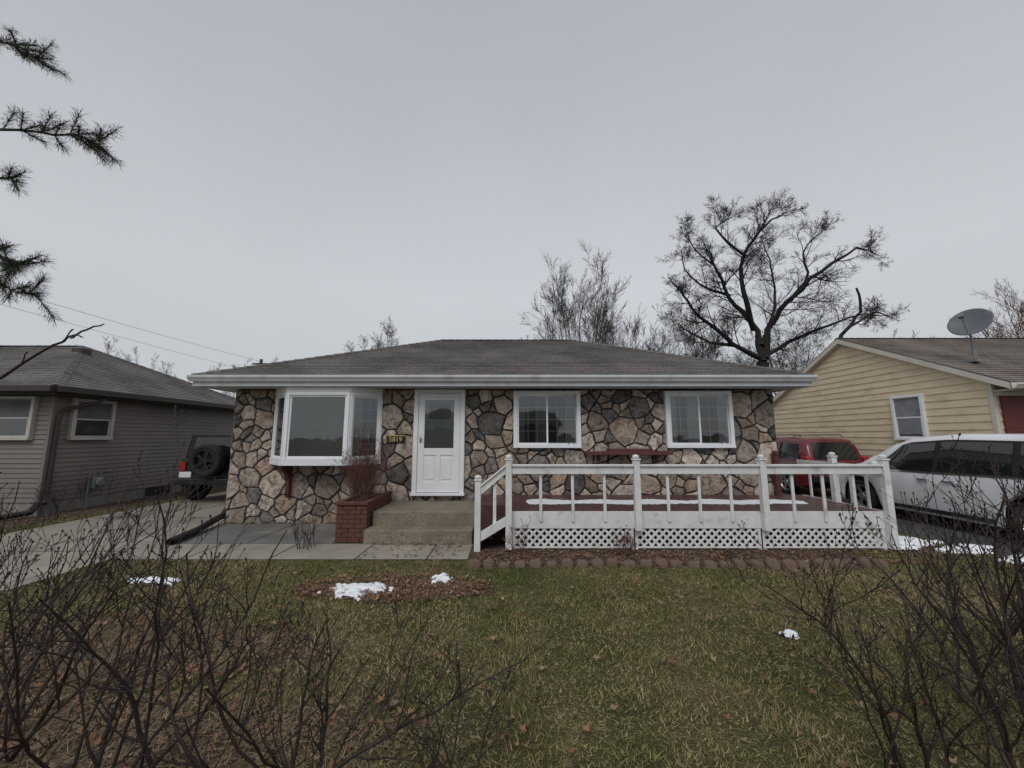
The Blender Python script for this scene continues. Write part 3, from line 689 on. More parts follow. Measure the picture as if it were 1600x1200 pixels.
def corr(name,pts,r_,lab):
    P=[V(p) for p in pts];fine=[];rad=[]
    for i in range(len(P)-1):
        n=max(2,int((P[i+1]-P[i]).length/.012))
        for j in range(n): fine.append(P[i].lerp(P[i+1],j/n))
    fine.append(P[-1])
    for _ in range(12): fine=[fine[0]]+[(fine[i-1]+fine[i]*2+fine[i+1])/4 for i in range(1,len(fine)-1)]+[fine[-1]]
    rad=[r_*(1 if (i//2)%2 else .88) for i in range(len(fine))]
    q=MB();q.tube(fine,rad,12,caps=False);o=q.build(name,BLACKP);return tag(o,lab,'drain pipe')
corr('drain_pipe',[(-5.74,8.04,.30),(-5.73,7.9,.15),(-5.68,7.6,.12),(-5.5,7.0,.08),(-5.36,6.3,.065)],.06,'black corrugated drain pipe lying across pavement')
corr('drain_pipe',[(-10.16,8.5,.28),(-10.1,8.35,.12),(-10.4,7.9,.07),(-11.3,7.5,.06),(-12.4,7.4,.06)],.06,'black corrugated drain pipe on mulch beside taupe house')
# ------------------------------------------------------------------ neighbour houses
def siding(mb,z0,z1,h,xf,mi=0):
    z=z0
    while z<z1-.01:
        zt=min(z+h,z1);a0,a1=xf(z);b0,b1=xf(zt)
        mb.add([(a0,-.024,z),(a1,-.024,z),(b1,-.004,zt),(b0,-.004,zt),(a0,-.003,z),(a1,-.003,z)],[(0,1,2,3),(4,5,1,0)],mi);z+=h
lh=thing('taupe_house',(-14,9,0),'single-storey taupe vinyl-sided house with hipped roof beside driveway','house')
LX,LY,LYB,LX0=-10.3,8.62,14.9,-20
q=MB();q.box(LX0,LX,LY,LYB,.0,.28,1);q.box(LX0+.01,LX-.01,LY+.01,LYB-.01,.28,2.66,0)
q.T=Matrix.Translation((LX0,LY,0));siding(q,.28,2.66,.105,lambda z:(0,LX-LX0))
q.T=Matrix.Translation((LX,LY,0))@Matrix.Rotation(math.pi/2,4,'Z');siding(q,.28,2.66,.105,lambda z:(0,LYB-LY))
q.T=None
q.box(LX-.03,LX+.03,LY-.03,LY+.03,.28,2.66,2)
q.build('wall',[TAUPE,FOUND,TAUPE],lh)
le=(-20.5,LX+.45,LY-.4,LYB+.4,2.80);lr=((-16.8,11.8,4.52),(-13.5,11.8,4.52))
q=MB();a_,b_,c_,d_,z_=le
roof_face(q,(a_,c_,z_),(b_,c_,z_),lr[0],lr[1],27);roof_face(q,(b_,d_,z_),(a_,d_,z_),lr[1],lr[0],27);roof_face(q,(b_,c_,z_),(b_,d_,z_),lr[1],lr[1],27);roof_face(q,(a_,d_,z_),(a_,c_,z_),lr[0],lr[0],27)
ridge(q,lr[0],lr[1]);ridge(q,(b_,c_,z_),lr[1]);ridge(q,(b_,d_,z_),lr[1])
rf=q.build('roof',ROOFL,lh)
q=MB();q.box(-12.9,-12.6,11.0,11.3,4.0,4.28);q.build('roof_vent',DBROWN,rf,bevel=.02)
q=MB();q.box(a_+.05,b_-.05,c_+.05,d_-.05,2.62,2.66);q.build('soffit',DBROWN,lh)
q=MB();q.box(a_,b_,c_-.1,c_+.02,2.66,2.79);q.box(b_-.02,b_+.09,c_+.021,d_,2.66,2.79);q.build('gutter',DBROWN,lh,bevel=.01)
q=MB();q.box(-16.6,-16.0,10.9,11.5,3.8,5.15);q.box(-16.65,-15.95,10.85,11.55,5.15,5.25);q.build('chimney',BRICK,lh)
q=MB();q.tube([(LX+.42,9.35,2.66),(LX+.38,9.2,2.52),(LX+.09,8.75,2.30),(LX+.07,8.70,2.1),(LX+.07,8.70,.35),(LX+.14,8.62,.25)],.042,8);q.build('downspout',DBROWN,lh)
window(lh,Matrix.Translation((-11.55,LY-.0,1.62)),.92,.98,'hung',out=.1,cs=CURTD,trim=TRIMB)
window(lh,Matrix.Translation((LX,8.95,1.62))@Matrix.Rotation(math.pi/2,4,'Z'),.95,.98,'hung',out=.1,cs=CURTD,trim=TRIMB)
q=MB();q.box(LX+.002,LX+.03,11.1,11.9,.05,.26);q.build('basement_window',DARK,lh)
gm=thing('gas_meter',(LX+.15,9.6,0),'grey gas meter with pipes against taupe siding','gas meter')
q=MB();q.box(LX+.06,LX+.22,9.5,9.75,.45,.72);q.lathe([(0,.0),(0,.11),(.06,.11),(.07,0)],(LX+.22,9.62,.6),'x',16);q.build('meter_body',GREYM,gm,bevel=.03)
q=MB();q.tube([(LX+.14,9.45,0),(LX+.14,9.45,.82),(LX+.14,9.55,.84),(LX+.14,9.55,.7)],.018,8);q.build('pipe',GREYM,gm)
q=MB();q.tube([(LX+.14,9.7,.7),(LX+.14,9.7,.85),(LX+.14,9.95,.85),(LX+.02,9.95,.85)],.018,8);q.build('pipe',GREYM,gm)
rh=thing('cream_house',(14,12,0),'cream lap-sided house with gabled shingle roof beside driveway','house')
WX,WY0,WY1,WZE,WZP=11.0,8.75,16.2,3.0,4.80
mid=(WY0+WY1)/2
q=MB();q.box(WX+.01,19,WY0+.01,WY1-.01,0,WZE,0)
q.add([(WX+.01,WY0,WZE),(WX+.01,WY1,WZE),(WX+.01,mid,WZP)],[(0,2,1)])
q.T=Matrix.Translation((WX,WY1,0))@Matrix.Rotation(-math.pi/2,4,'Z')
def xf(z):
    if z<=WZE: return (0,WY1-WY0)
    k=(z-WZE)/(WZP-WZE)*(WY1-WY0)/2;return (k,WY1-WY0-k)
siding(q,.2,WZP-.02,.185,xf)
q.T=Matrix.Translation((WX,WY0,0));siding(q,.2,WZE,.185,lambda z:(0,8))
q.T=None;q.box(WX-.035,WX+.05,WY0-.035,WY0+.05,.2,2.98,1)
q.build('wall',[CREAM,CREAMT],rh)
OY0,OY1=WY0-.5,WY1+.5;sl=(WZP-WZE)/(mid-WY0);ez=WZE+.12-sl*.5;rz=WZP+.14
q=MB();roof_face(q,(WX-.18,OY0,ez),(19.3,OY0,ez),(WX-.18,mid,rz),(19.3,mid,rz),30);roof_face(q,(19.3,OY1,ez),(WX-.18,OY1,ez),(19.3,mid,rz),(WX-.18,mid,rz),30);ridge(q,(WX-.18,mid,rz),(19.3,mid,rz))
rf=q.build('roof',ROOFR,rh)
for yA in (OY0,OY1):
    q=MB();q.add([(WX-.18,yA,ez-.02),(WX-.18,mid,rz-.02),(WX-.18,mid,rz-.17),(WX-.18,yA,ez-.16),(WX-.02,yA,ez-.02),(WX-.02,mid,rz-.02),(WX-.02,mid,rz-.17),(WX-.02,yA,ez-.16)],[(0,1,2,3),(7,6,5,4),(3,2,6,7),(0,3,7,4),(0,4,5,1)])
    q.build('rake_board',CREAMT,rh)
q=MB();q.box(WX-.18,19.3,OY0-.02,OY0+.012,ez-.16,ez-.015);q.box(WX-.0,19.3,OY0+.013,WY0,ez-.16,ez-.13);gutter(q,WX-.2,19.3,OY0-.021,ez-.14);q.build('fascia',CREAMT,rh)
window(rh,Matrix.Translation((WX,11.05,1.60))@Matrix.Rotation(-math.pi/2,4,'Z'),.86,1.24,'hung',out=.1,cs=CURT)
q=MB();q.box(11.12,13.8,WY0-.06,WY0-.03,.1,2.62)
for z in (.7,1.3,1.9): q.box(11.12,13.8,WY0-.066,WY0-.0605,z,z+.02)
q.build('garage_door',MAROON,rh,bevel=.004)
q=MB();q.box(11.06,13.9,WY0-.075,WY0-.022,2.625,2.75);q.build('door_trim',CREAMT,rh)
sd=thing('satellite_dish',(11.8,9.55,3.6),'grey satellite dish on mast on shingle roof','satellite dish')
C=V((11.72,9.5,4.55));ax=V((-.80,-.36,.42)).normalized()
rot=ax.to_track_quat('Z','Y').to_matrix().to_4x4()
q=MB(Matrix.Translation(C)@rot);q.lathe([(.0,.001),(.012,.12),(.045,.25),(.095,.37),(.10,.40),(.09,.40),(.035,.25),(0,.12),(-.012,.001)],(0,0,0),'z',32);q.build('reflector',pm('dish_grey',(.13,.14,.16),None,3,.5),sd,smooth=True)
q=MB(Matrix.Translation(C)@rot);q.tube([(0,-.36,.0),(0,-.42,.12),(0,-.12,.52)],.014,8);q.box(-.05,.05,-.16,-.06,.5,.6);q.build('feed_arm',GREYM,sd)
q=MB();q.tube([C-ax*.03,C-ax*.12,(11.8,9.62,4.3),(11.8,9.62,3.62)],.025,10);q.tube([(11.8,9.62,4.0),(11.55,9.3,3.52)],.01,6);q.tube([(11.8,9.62,4.0),(12.05,9.3,3.52)],.01,6);q.box(11.68,11.92,9.5,9.74,3.58,3.64);q.build('mast',GREYM,sd)
ah=thing('reflection_house',(-2,-27,0),'unseen low brick house with gabled roof added across the street for window reflections','house')  # unseen house behind the camera, added so the window glass reflects a mass
q=MB();q.box(-10,5,-34,-27,0,2.8);q.build('wall',BRICK,ah)
q=MB();roof_face(q,(-10.5,-26.5,2.8),(5.5,-26.5,2.8),(-10.5,-30.5,4.8),(5.5,-30.5,4.8),12);roof_face(q,(5.5,-34.5,2.8),(-10.5,-34.5,2.8),(5.5,-30.5,4.8),(-10.5,-30.5,4.8),12);q.build('roof',ROOFL,ah)
# ------------------------------------------------------------------ vehicles
def lerpt(tab,x):
    if x<=tab[0][0]: return tab[0][1]
    for i in range(len(tab)-1):
        if x<=tab[i+1][0]:
            a,b_=tab[i],tab[i+1];t_=(x-a[0])/(b_[0]-a[0]);t_=t_*t_*(3-2*t_)*.5+t_*.5;return a[1]+(b_[1]-a[1])*t_
    return tab[-1][1]
class Car:
    def __init__(s,T,HW,L2,rooft,beltt,ax,rw,zb=.22,top=.76):
        s.T=T;s.HW=HW;s.L2=L2;s.rt=rooft;s.bt=beltt;s.ax=ax;s.rw=rw;s.zb=zb;s.top=top
    def sec(s,y):
        roof=lerpt(s.rt,y);belt=min(lerpt(s.bt,y),roof-.015)
        e_=max(0,(abs(y)-(s.L2-.45))/.45);hw=s.HW*(1-.22*min(1,e_)**2.5)
        zb=s.zb+.12*min(1,e_)**2
        Ra=s.rw+.075
        for a in s.ax:
            if abs(y-a)<Ra: zb=max(zb,s.rw+math.sqrt(Ra*Ra-(y-a)**2))
        g=min(1,max(0,(roof-belt)/.6));hr=hw*(.94-(.94-s.top)*g)
        z1=max(zb+.02,s.zb+.14);z2=max(.64,z1+.02);z3=max(belt-.09,z2+.02);z3=min(z3,belt-.005)
        z2=min(z2,z3-.004);z1=min(z1,z2-.004)
        return [(hw*.955,zb),(hw*.985,z1),(hw,z2),(hw*.985,z3),(hw*.955,belt),(hr*1.0,roof-.11*g),(hr*.93,roof-.035*g),(hr*.6,roof-.004),(0,roof)]
    def body(s,par,mat):
        ys=[-s.L2+i*.04 for i in range(int(2*s.L2/.04)+1)];ys[-1]=s.L2
        vs=[];n=17
        for y in ys:
            p=s.sec(y);full=[(-a,z) for a,z in p]+[(a,z) for a,z in p[::-1][1:]]
            vs+=[(a,y,z) for a,z in full]
        q=MB(s.T);fs=[(i*n+k,i*n+k+1,(i+1)*n+k+1,(i+1)*n+k) for i in range(len(ys)-1) for k in range(n-1)]
        fs.append(tuple(range(n)));fs.append(tuple(range((len(ys)-1)*n,len(ys)*n))[::-1])
        q.add(vs,fs);o=q.build('body',mat,par,smooth=True)
        q=MB(s.T);i_=s.HW-.24
        q.box(-i_,i_,-s.L2+.15,s.L2-.15,s.zb-.03,.6);
        q.build('underbody',PBLACK,par);return o
    def side(s,y,t_,sd,off):
        p=s.sec(y);a,b_=p[4],p[5];x=a[0]+(b_[0]-a[0])*t_;z=a[1]+(b_[1]-a[1])*t_
        return (sd*(x+off),y,z+off*.3)
    def patch(s,q,y0b,y1b,y0t,y1t,t0,t1,sd,off,mi=0):
        n=14;m_=4;vs=[]
        for i in range(n+1):
            for j in range(m_+1):
                u=j/m_;y=(y0b+(y0t-y0b)*u)*(1-i/n)+(y1b+(y1t-y1b)*u)*(i/n);vs.append(s.side(y,t0+(t1-t0)*u,sd,off))
        q.add(vs,[(i*(m_+1)+j,(i+1)*(m_+1)+j,(i+1)*(m_+1)+j+1,i*(m_+1)+j+1) for i in range(n) for j in range(m_)],mi)
    def seam(s,q,y,sd,k0=0,k1=4,w_=.006):
        p=s.sec(y);pts=[(sd*(p[k][0]+.003),p[k][1]) for k in range(k0,k1+1)]
        for i in range(len(pts)-1):
            (a,z0),(b_,z1)=pts[i],pts[i+1];q.add([(a,y-w_,z0),(a,y+w_,z0),(b_,y+w_,z1),(b_,y-w_,z1)],[(0,1,2,3)])
def wheel(par,T,cx,cy,r_,sd,rim=ALLOY,w_=.22,spokes=5):
    def X(a): return sd*a
    c=(cx,cy,r_)
    q2=MB(T);q2.lathe([(X(-.10),.05),(X(-.10),.60*r_)],c,'x',28)
    hub=q2.build('wheel',PBLACK,par)
    q=MB(T)
    q.lathe([(X(-w_),.62*r_),(X(-w_),.9*r_),(X(-w_*.9),.985*r_),(X(-w_*.5),r_),(X(-.02),.985*r_),(X(0),.93*r_),(X(.008),.80*r_),(X(-.01),.68*r_),(X(-.03),.66*r_)],c,'x',36)
    q.build('tyre',TYRE,hub,smooth=True)
    q3=MB(T);q3.lathe([(X(-.10),.60*r_),(X(-.012),.68*r_),(X(-.008),.64*r_),(X(-.03),.60*r_)],c,'x',36);q3.lathe([(X(-.02),.001),(X(-.02),.07),(X(-.06),.09)],c,'x',16)
    for k in range(spokes):
        for dlt in (-.1,.1):
            a=2*math.pi*k/spokes;i_=(.06,a+dlt*1.6);o_=(.63*r_,a+dlt)
            P=[]
            for (rr_,an_,hw_) in ((i_[0],i_[1],.016),(o_[0],o_[1],.018)):
                for s_ in (-1,1):
                    P.append((cx+X(-.028),cy+rr_*math.cos(an_)-s_*hw_*math.sin(an_),r_+rr_*math.sin(an_)+s_*hw_*math.cos(an_)))
            B2=[(p[0]-X(.03),p[1],p[2]) for p in P]
            q3.add(P+B2,[(0,1,3,2),(0,2,6,4),(1,5,7,3),(2,3,7,6)])
    q3.build('rim',rim,hub);return hub
vT=Matrix.Translation((8.98,7.55,0))
van=thing('white_minivan',(8.98,7.55,0),'white minivan parked on asphalt driveway beside cream house','minivan')
cv=Car(vT,.99,2.6,[(-2.6,.75),(-2.57,1.05),(-2.45,1.42),(-2.2,1.66),(-1.6,1.74),(-.3,1.76),(.45,1.70),(.8,1.58),(1.25,1.30),(1.55,1.10),(1.9,1.02),(2.3,.90),(2.52,.76),(2.6,.55)],
       [(-2.6,1.02),(-1.5,1.04),(.3,1.0),(1.2,.98),(1.6,.99),(2.3,.83),(2.6,.5)],[-1.48,1.55],.36,.22,.77)
cv.body(van,PWHITE)
for sd_ in (-1,1):
    q=MB(vT)
    cv.patch(q,-2.42,1.42,-2.2,.62,.01,.99,sd_,.004);q.build('window_trim',PBLACK,van)
    for (a0,a1,b0,b1) in ((-2.35,-1.32,-2.1,-1.30),(-1.22,-.12,-1.20,-.14),(-.02,.88,-.04,.55),(.93,1.28,.60,.68)):
        q=MB(vT);cv.patch(q,a0,a1,b0,b1,.06,.93,sd_,.009);q.build('window',DG,van)
    q=MB(vT);cv.patch(q,-2.42,1.45,-2.41,1.42,-.02,.03,sd_,.012);q.build('chrome_strip',CHROME,van)
    for y in (-1.27,-.07,1.0):
        q=MB(vT);cv.seam(q,y,sd_);q.build('door_seam',PBLACK,van)
    for y in (-.32,-.0+.12):
        q=MB(vT);q.box(min(sd_*.985,sd_*1.02),max(sd_*.985,sd_*1.02),y-.10,y+.08,.865,.895);q.build('door_handle',CHROME,van,bevel=.01)
    q=MB(vT);q.box(min(sd_*.97,sd_*1.0),max(sd_*.97,sd_*1.0),-.95,1.0,.27,.34);q.build('side_trim',PBLACK,van,bevel=.01)
    q=MB(vT);x0_,x1_=sorted((sd_*.97,sd_*1.22));q.box(x0_,x1_,.86,1.0,1.0,1.17);q.build('wing_mirror',PWHITE,van,bevel=.04)
    x0_,x1_=sorted((sd_*.55,sd_*.9));q=MB(vT);q.box(x0_,x1_,2.3,2.5,.66,.80);q.build('headlight',GREYM,van,bevel=.03)
    x0_,x1_=sorted((sd_*.7,sd_*.93));q=MB(vT);q.box(x0_,x1_,-2.58,-2.3,.95,1.2);q.build('tail_light',REDL,van,bevel=.03)
q=MB(vT);vs=[]
for y in np.linspace(.62,1.42,8):
    p=cv.sec(y);hw_=p[6][0]*.95
    for k in range(7): vs.append((hw_*(k/3-1),y+.01,lerpt(cv.rt,y)+.004-.03*abs(k/3-1)**3))
q.add(vs,[(i*7+k,(i+1)*7+k,(i+1)*7+k+1,i*7+k+1) for i in range(7) for k in range(6)]);q.build('windshield',DG,van,smooth=True)
for a in cv.ax:
    for sd_ in (-1,1): wheel(van,vT,sd_*.965,a,.36,sd_)
rT=Matrix.Translation((9.15,13.25,0))
suv=thing('red_suv',(9.15,13.25,0),'dark red sport utility vehicle parked further along asphalt driveway','car')
cr=Car(rT,.92,2.3,[(-2.3,.6),(-2.27,1.0),(-2.1,1.5),(-1.95,1.64),(-1.2,1.70),(.2,1.68),(.5,1.6),(1.0,1.22),(1.25,1.08),(2.0,1.0),(2.22,.85),(2.3,.6)],[(-2.3,1.0),(1.1,.98),(2.3,.7)],[-1.35,1.35],.35,.28,.80)
cr.body(suv,PRED)
for sd_ in (-1,1):
    for (a0,a1,b0,b1) in ((-2.0,-1.1,-1.85,-1.1),(-1.0,-.12,-1.0,-.12),(-.02,.95,-.02,.5)):
        q=MB(rT);cr.patch(q,a0,a1,b0,b1,.08,.9,sd_,.008);q.build('window',DG,suv)
    x0_,x1_=sorted((sd_*.72,sd_*.90));q=MB(rT);q.box(x0_,x1_,-2.30,-2.1,.9,1.15);q.build('tail_light',REDL,suv,bevel=.03)
    q=MB(rT);q.tube([(sd_*.62,-1.8,1.70),(sd_*.62,-1.7,1.75),(sd_*.62,.1,1.75),(sd_*.62,.2,1.70)],.015,8);q.build('roof_rail',PBLACK,suv)
    for y in (-1.05,-.07):
        q=MB(rT);cr.seam(q,y,sd_);q.build('door_seam',PBLACK,suv)
q=MB(rT);q.add([(-.62,-2.275,1.08),(.62,-2.275,1.08),(.55,-2.09,1.54),(-.55,-2.09,1.54)],[(0,1,2,3)]);q.build('rear_window',DG,suv)
q=MB(rT);q.box(-.8,.8,-2.38,-2.2,.42,.62);q.build('bumper',PBLACK,suv,bevel=.03)
q=MB(rT);q.box(-.16,.16,-2.315,-2.30,.74,.9);q.build('licence_plate',WHITE,suv)
for a in cr.ax:
    for sd_ in (-1,1): wheel(suv,rT,sd_*.90,a,.35,sd_)
jT=Matrix.Translation((-7.78,10.15,0))
jp=thing('black_offroader',(-7.78,10.15,0),'boxy black off-road vehicle with rear spare wheel on concrete driveway','car')
q=MB(jT);q.box(-.80,.80,0,2.3,.52,1.14);q.box(-.74,.74,2.3,3.9,.55,1.12);q.build('body',PBLK,jp,bevel=.04)
q=MB(jT);q.add([(-.76,.02,1.14),(.76,.02,1.14),(.76,2.5,1.14),(-.76,2.5,1.14),(-.67,.09,1.80),(.67,.09,1.80),(.67,2.1,1.82),(-.67,2.1,1.82)],[(0,3,2,1),(4,5,6,7),(0,1,5,4),(1,2,6,5),(2,3,7,6),(3,0,4,7)]);q.build('hardtop',pm('black_hardtop',(.012,.012,.013),None,6,.5),jp,bevel=.05)
q=MB(jT);q.add([(-.56,.025,1.2),(.56,.025,1.2),(.52,.072,1.68),(-.52,.072,1.68)],[(0,1,2,3)]);q.build('rear_window',DG,jp)
for sd_ in (-1,1):
    xx_=lambda z:sd_*(.765-(z-1.14)*.136+.004)
    for y0_,y1_ in ((.25,1.05),(1.2,2.05)):
        q=MB(jT);q.add([(xx_(1.2),y0_,1.2),(xx_(1.2),y1_,1.2),(xx_(1.7),y1_-.05,1.7),(xx_(1.7),y0_+.05,1.7)],[(0,1,2,3)]);q.build('window',DG,jp)
    x0_,x1_=sorted((sd_*.66,sd_*.80));q=MB(jT);q.box(x0_,x1_,-.04,0,.82,1.05);q.build('tail_light',REDL,jp,bevel=.01)
    x0_,x1_=sorted((sd_*.78,sd_*.96))
    for a in (.62,3.05):
        q=MB(jT)
        pts=[(a-.58,.55),(a-.40,.88),(a+.40,.90),(a+.58,.58)]
        for i in range(3):
            (ya,za),(yb,zb_)=pts[i],pts[i+1]
            q.add([(x0_,ya,za),(x1_,ya,za),(x1_,yb,zb_),(x0_,yb,zb_),(x0_,ya,za+.04),(x1_,ya,za+.04),(x1_,yb,zb_+.04),(x0_,yb,zb_+.04)],[(0,3,2,1),(4,5,6,7),(0,1,5,4),(1,2,6,5),(2,3,7,6),(3,0,4,7)])
        q.build('fender_flare',PBLACK,jp)
        wheel(jp,jT,sd_*.94,a,.41,sd_,rim=PBLACK,w_=.27)
q=MB(jT);q.box(-.8,.8,-.18,-.02,.48,.64);q.build('bumper',PBLACK,jp,bevel=.03)
q=MB(jT);q.box(-.80,-.50,-.03,-.005,.66,.80);q.build('licence_plate',WHITE,jp)
sT=jT@Matrix.Translation((.02,-.06,1.1))@Matrix.Rotation(-math.pi/2,4,'Z')@Matrix.Translation((.26,0,-.41))
spw=wheel(jp,sT,0,0,.41,1,rim=PBLACK,w_=.25);spw.name='spare_wheel'
# ------------------------------------------------------------------ trees
def rv(rr): return V((rr.gauss(0,1),rr.gauss(0,1),rr.gauss(0,1))).normalized()
def limbpts(P,n,rr,jit):
    P=[V(p) for p in P];out=[]
    m_=len(P)-1
    for i in range(n+1):
        t_=i/n*m_;k=min(int(t_),m_-1);f=t_-k
        p0=P[max(k-1,0)];p1=P[k];p2=P[k+1];p3=P[min(k+2,m_)]
        out.append(.5*((2*p1)+(p2-p0)*f+(2*p0-5*p1+4*p2-p3)*f*f+(3*p1-p0-3*p2+p3)*f**3)+rv(rr)*jit*(0<i<n))
    return out
def spray(mb,p,d,L_,r_,lev,cfg,rr,mbt=None):
    n=cfg['seg'][lev];pts=[p.copy()];rad=[r_];dd=d.normalized()
    for i in range(n):
        dd=(dd+rv(rr)*cfg['wig']+V((0,0,cfg['up']))).normalized();p=p+dd*(L_/n);pts.append(p.copy());rad.append(max(cfg['rmin'],r_*(1-.75*(i+1)/n)))
    mb.tube(pts,rad,cfg['side'][lev],caps=False)
    if lev+1<len(cfg['seg']):
        for k in range(cfg['kids'][lev]):
            f=rr.uniform(.15,1)*n;i=min(int(f),n-1);q_=pts[i].lerp(pts[i+1],f-i);t_=(pts[i+1]-pts[i]).normalized()
            pr=t_.cross(rv(rr)).normalized();a=rr.uniform(*cfg['ang']);cdr=t_*math.cos(a)+pr*math.sin(a)
            spray(mb,q_,cdr,L_*rr.uniform(*cfg['ratio'])*(1.1-.4*f/n),max(cfg['rmin'],rad[i]*.55),lev+1,cfg,rr)
def limbtree(name,loc,limbs,label,mat,cfg,seed,perlen=1.6):
    rr=random.Random(seed);root=thing(name,loc,label,'tree');tr=MB();cr_=MB()
    for P,r0,r1,brk in limbs:
        L_=sum((V(P[i+1])-V(P[i])).length for i in range(len(P)-1));n=max(6,int(L_/.6));pts=limbpts(P,n,rr,.12*min(1,r0*4))
        rad=[r0+(r1-r0)*(i/n)**.7 for i in range(n+1)];tr.tube(pts,rad,8,caps=False)
        if brk<=0: continue
        nb=int(L_*perlen*brk)
        for k in range(nb):
            f=(.12+.88*rr.random()**.8)*n;i=min(int(f),n-1);q_=pts[i].lerp(pts[i+1],f-i);t_=(pts[i+1]-pts[i]).normalized()
            pr=t_.cross(rv(rr)).normalized();a=rr.uniform(*cfg['ang'])
            dr=t_*math.cos(a)+pr*math.sin(a);dr.y*=.8
            spray(cr_,q_,dr,cfg['len']*rr.uniform(.45,1.1)*(1.2-.65*f/n),max(cfg['rmin'],min(rad[i]*.4,cfg.get('r0',.05))),0,cfg,rr)
    tr.build('trunk',mat,root,smooth=True);cr_.build('crown',mat,root);return root
def W(u,v,Y=22):  # survey table: bearing/elevation readings converted to metres at a given distance
    a=(u-800)/600;b_=(600-v)/600;t_=Y/(.9907-.1357*b_);return (a*t_,Y,1.7+t_*(.1357+.9907*b_))
big=[([(14.5,22,0),(14.6,22,3),W(1192,565)],.46,.32,0),
 ([W(1192,565),W(1178,510,22.5),W(1140,462,23),W(1118,415,23),W(1100,380,23)],.22,.035,1),
 ([W(1178,515),W(1160,450,21),W(1165,395,21),W(1195,355,20.5),W(1225,332,20.5)],.18,.03,1),
 ([W(1195,560),W(1205,505),W(1235,470,21),W(1275,430,20),W(1310,405,20),W(1345,388,20),W(1368,398,20)],.22,.03,.7),
 ([W(1235,470,21),W(1262,430,21),W(1255,392,21.5),W(1285,362,21)],.11,.025,.8),
 ([W(1185,558),W(1150,540,21),W(1100,500,20.5),W(1072,468,20),W(1055,445,20)],.17,.03,1.1),
 ([W(1195,555),W(1240,530,23),W(1290,510,23),W(1340,492,23),W(1390,495,23)],.15,.025,.9),
 ([W(1150,540,21),W(1110,535,22),W(1080,520,23),W(1060,505,23)],.11,.025,1.1),
 ([W(1140,462,23),W(1105,450,24),W(1072,425,24),W(1065,400,24)],.11,.025,1.1),
 ([W(1165,400,21),W(1135,375,20.5),W(1118,355,20),W(1145,338,20)],.09,.025,1),
 ([W(1118,415,23),W(1085,390,23),W(1075,368,23)],.07,.02,1),
 ([W(1190,540),W(1210,480,24),W(1205,420,25),W(1190,375,25)],.13,.025,1)]
cfgB=dict(seg=[6,4,3],kids=[11,8,0],side=[4,3,3],wig=.22,up=.03,rmin=.006,ang=(.45,1.15),ratio=(.35,.6),len=2.3,r0=.035)
limbtree('bare_tree',(14.5,22,0),big,'tall spreading leafless tree with dense fine twigs behind houses',BARK,cfgB,21,perlen=2.7)
sn=[([(18.2,20,0),(18.2,20,4),W(1305,560,20),W(1318,520,20),W(1342,490,20),W(1338,450,20)],.20,.05,0),([W(1318,520,20),W(1345,500,20),W(1370,488,20),W(1395,498,20)],.08,.025,.8)]
limbtree('bare_tree',(18.2,20,0),sn,'leafless tree with broken dark leaning limb',BARK,dict(cfgB,len=1.1),22,perlen=1.8)
def simpletree(loc,H,spread,nl,label,mat,seed,cfg,trunkf=.3,r0=.16,perlen=1.5):
    rr=random.Random(seed);x,y=loc;L_=[([(x,y,0),(x+rr.uniform(-.2,.2),y,H*trunkf)],r0,r0*.8,0)]
    for k in range(nl):
        a=2*math.pi*k/nl+rr.uniform(-.4,.4);s=spread*rr.uniform(.25,1);h=H*(1-.32*(s/spread)**1.5)*rr.uniform(.85,1)
        b0=V((x,y,H*trunkf*rr.uniform(.7,1)));e_=V((x+s*math.cos(a),y+s*math.sin(a),h))
        m1=b0.lerp(e_,.35)+V((math.cos(a),math.sin(a),.0))*s*.10;m2=b0.lerp(e_,.7)+rv(rr)*s*.08
        L_.append(([tuple(b0),tuple(m1),tuple(m2),tuple(e_)],r0*.30,.008,1))
    return limbtree('bare_tree',(x,y,0),L_,label,mat,cfg,seed,perlen)
cfgS=dict(seg=[6,4,3],kids=[9,5,0],side=[3,3,3],wig=.13,up=.07,rmin=.0055,ang=(.3,.75),ratio=(.3,.55),len=3.0,r0=.022)
simpletree((3.5,20),11.6,3.2,12,'slender leafless tree with upright grey branches',BARKG,31,cfgS,.3,.15,1.5)
simpletree((1.0,22),7.8,2.4,6,'small leafless tree behind shingle roof',BARKG,32,dict(cfgS,len=2),.3,.12)
simpletree((6.6,24),10.0,3.0,10,'leafless tree with tangled grey crown behind roof',BARKG,33,cfgS,.3,.14,2)
simpletree((9.6,24),9.4,3.2,10,'leafless tree with tangled grey crown behind roof',BARKG,34,cfgS,.3,.14,2)
simpletree((-8.8,26),9.8,2.5,10,'small bushy leafless tree above roof ridge',BARKG,35,dict(cfgS,ang=(.4,1),len=2.0),.5,.14,2)
simpletree((17.5,24),9.3,4.2,11,'dark dense leafless tree behind houses',BARK,36,dict(cfgS,ang=(.5,1.2)),.35,.18,2.2)
simpletree((-29,28),9.0,3.0,9,'leafless tree beyond taupe house roof',BARKG,37,dict(cfgS,len=2.2),.5,.14)
simpletree((-25,34),8.6,3.0,9,'leafless tree beyond driveway',BARKG,38,dict(cfgS,len=2.2),.5,.14)
simpletree((28.6,20.5),10.4,3.4,10,'reddish leafless tree behind cream house',DRYP,39,cfgS,.35,.15,2)
simpletree((25.5,25),8.2,3.0,8,'leafless tree behind cream house',BARKG,40,dict(cfgS,len=1.8),.45,.14,2)
simpletree((-21.5,36),9.0,3.0,9,'leafless tree beyond driveway',BARKG,41,dict(cfgS,len=2.0),.5,.14)
simpletree((13.2,27),9.8,3.4,10,'leafless tree behind stone house',BARK,42,cfgS,.4,.14,2)
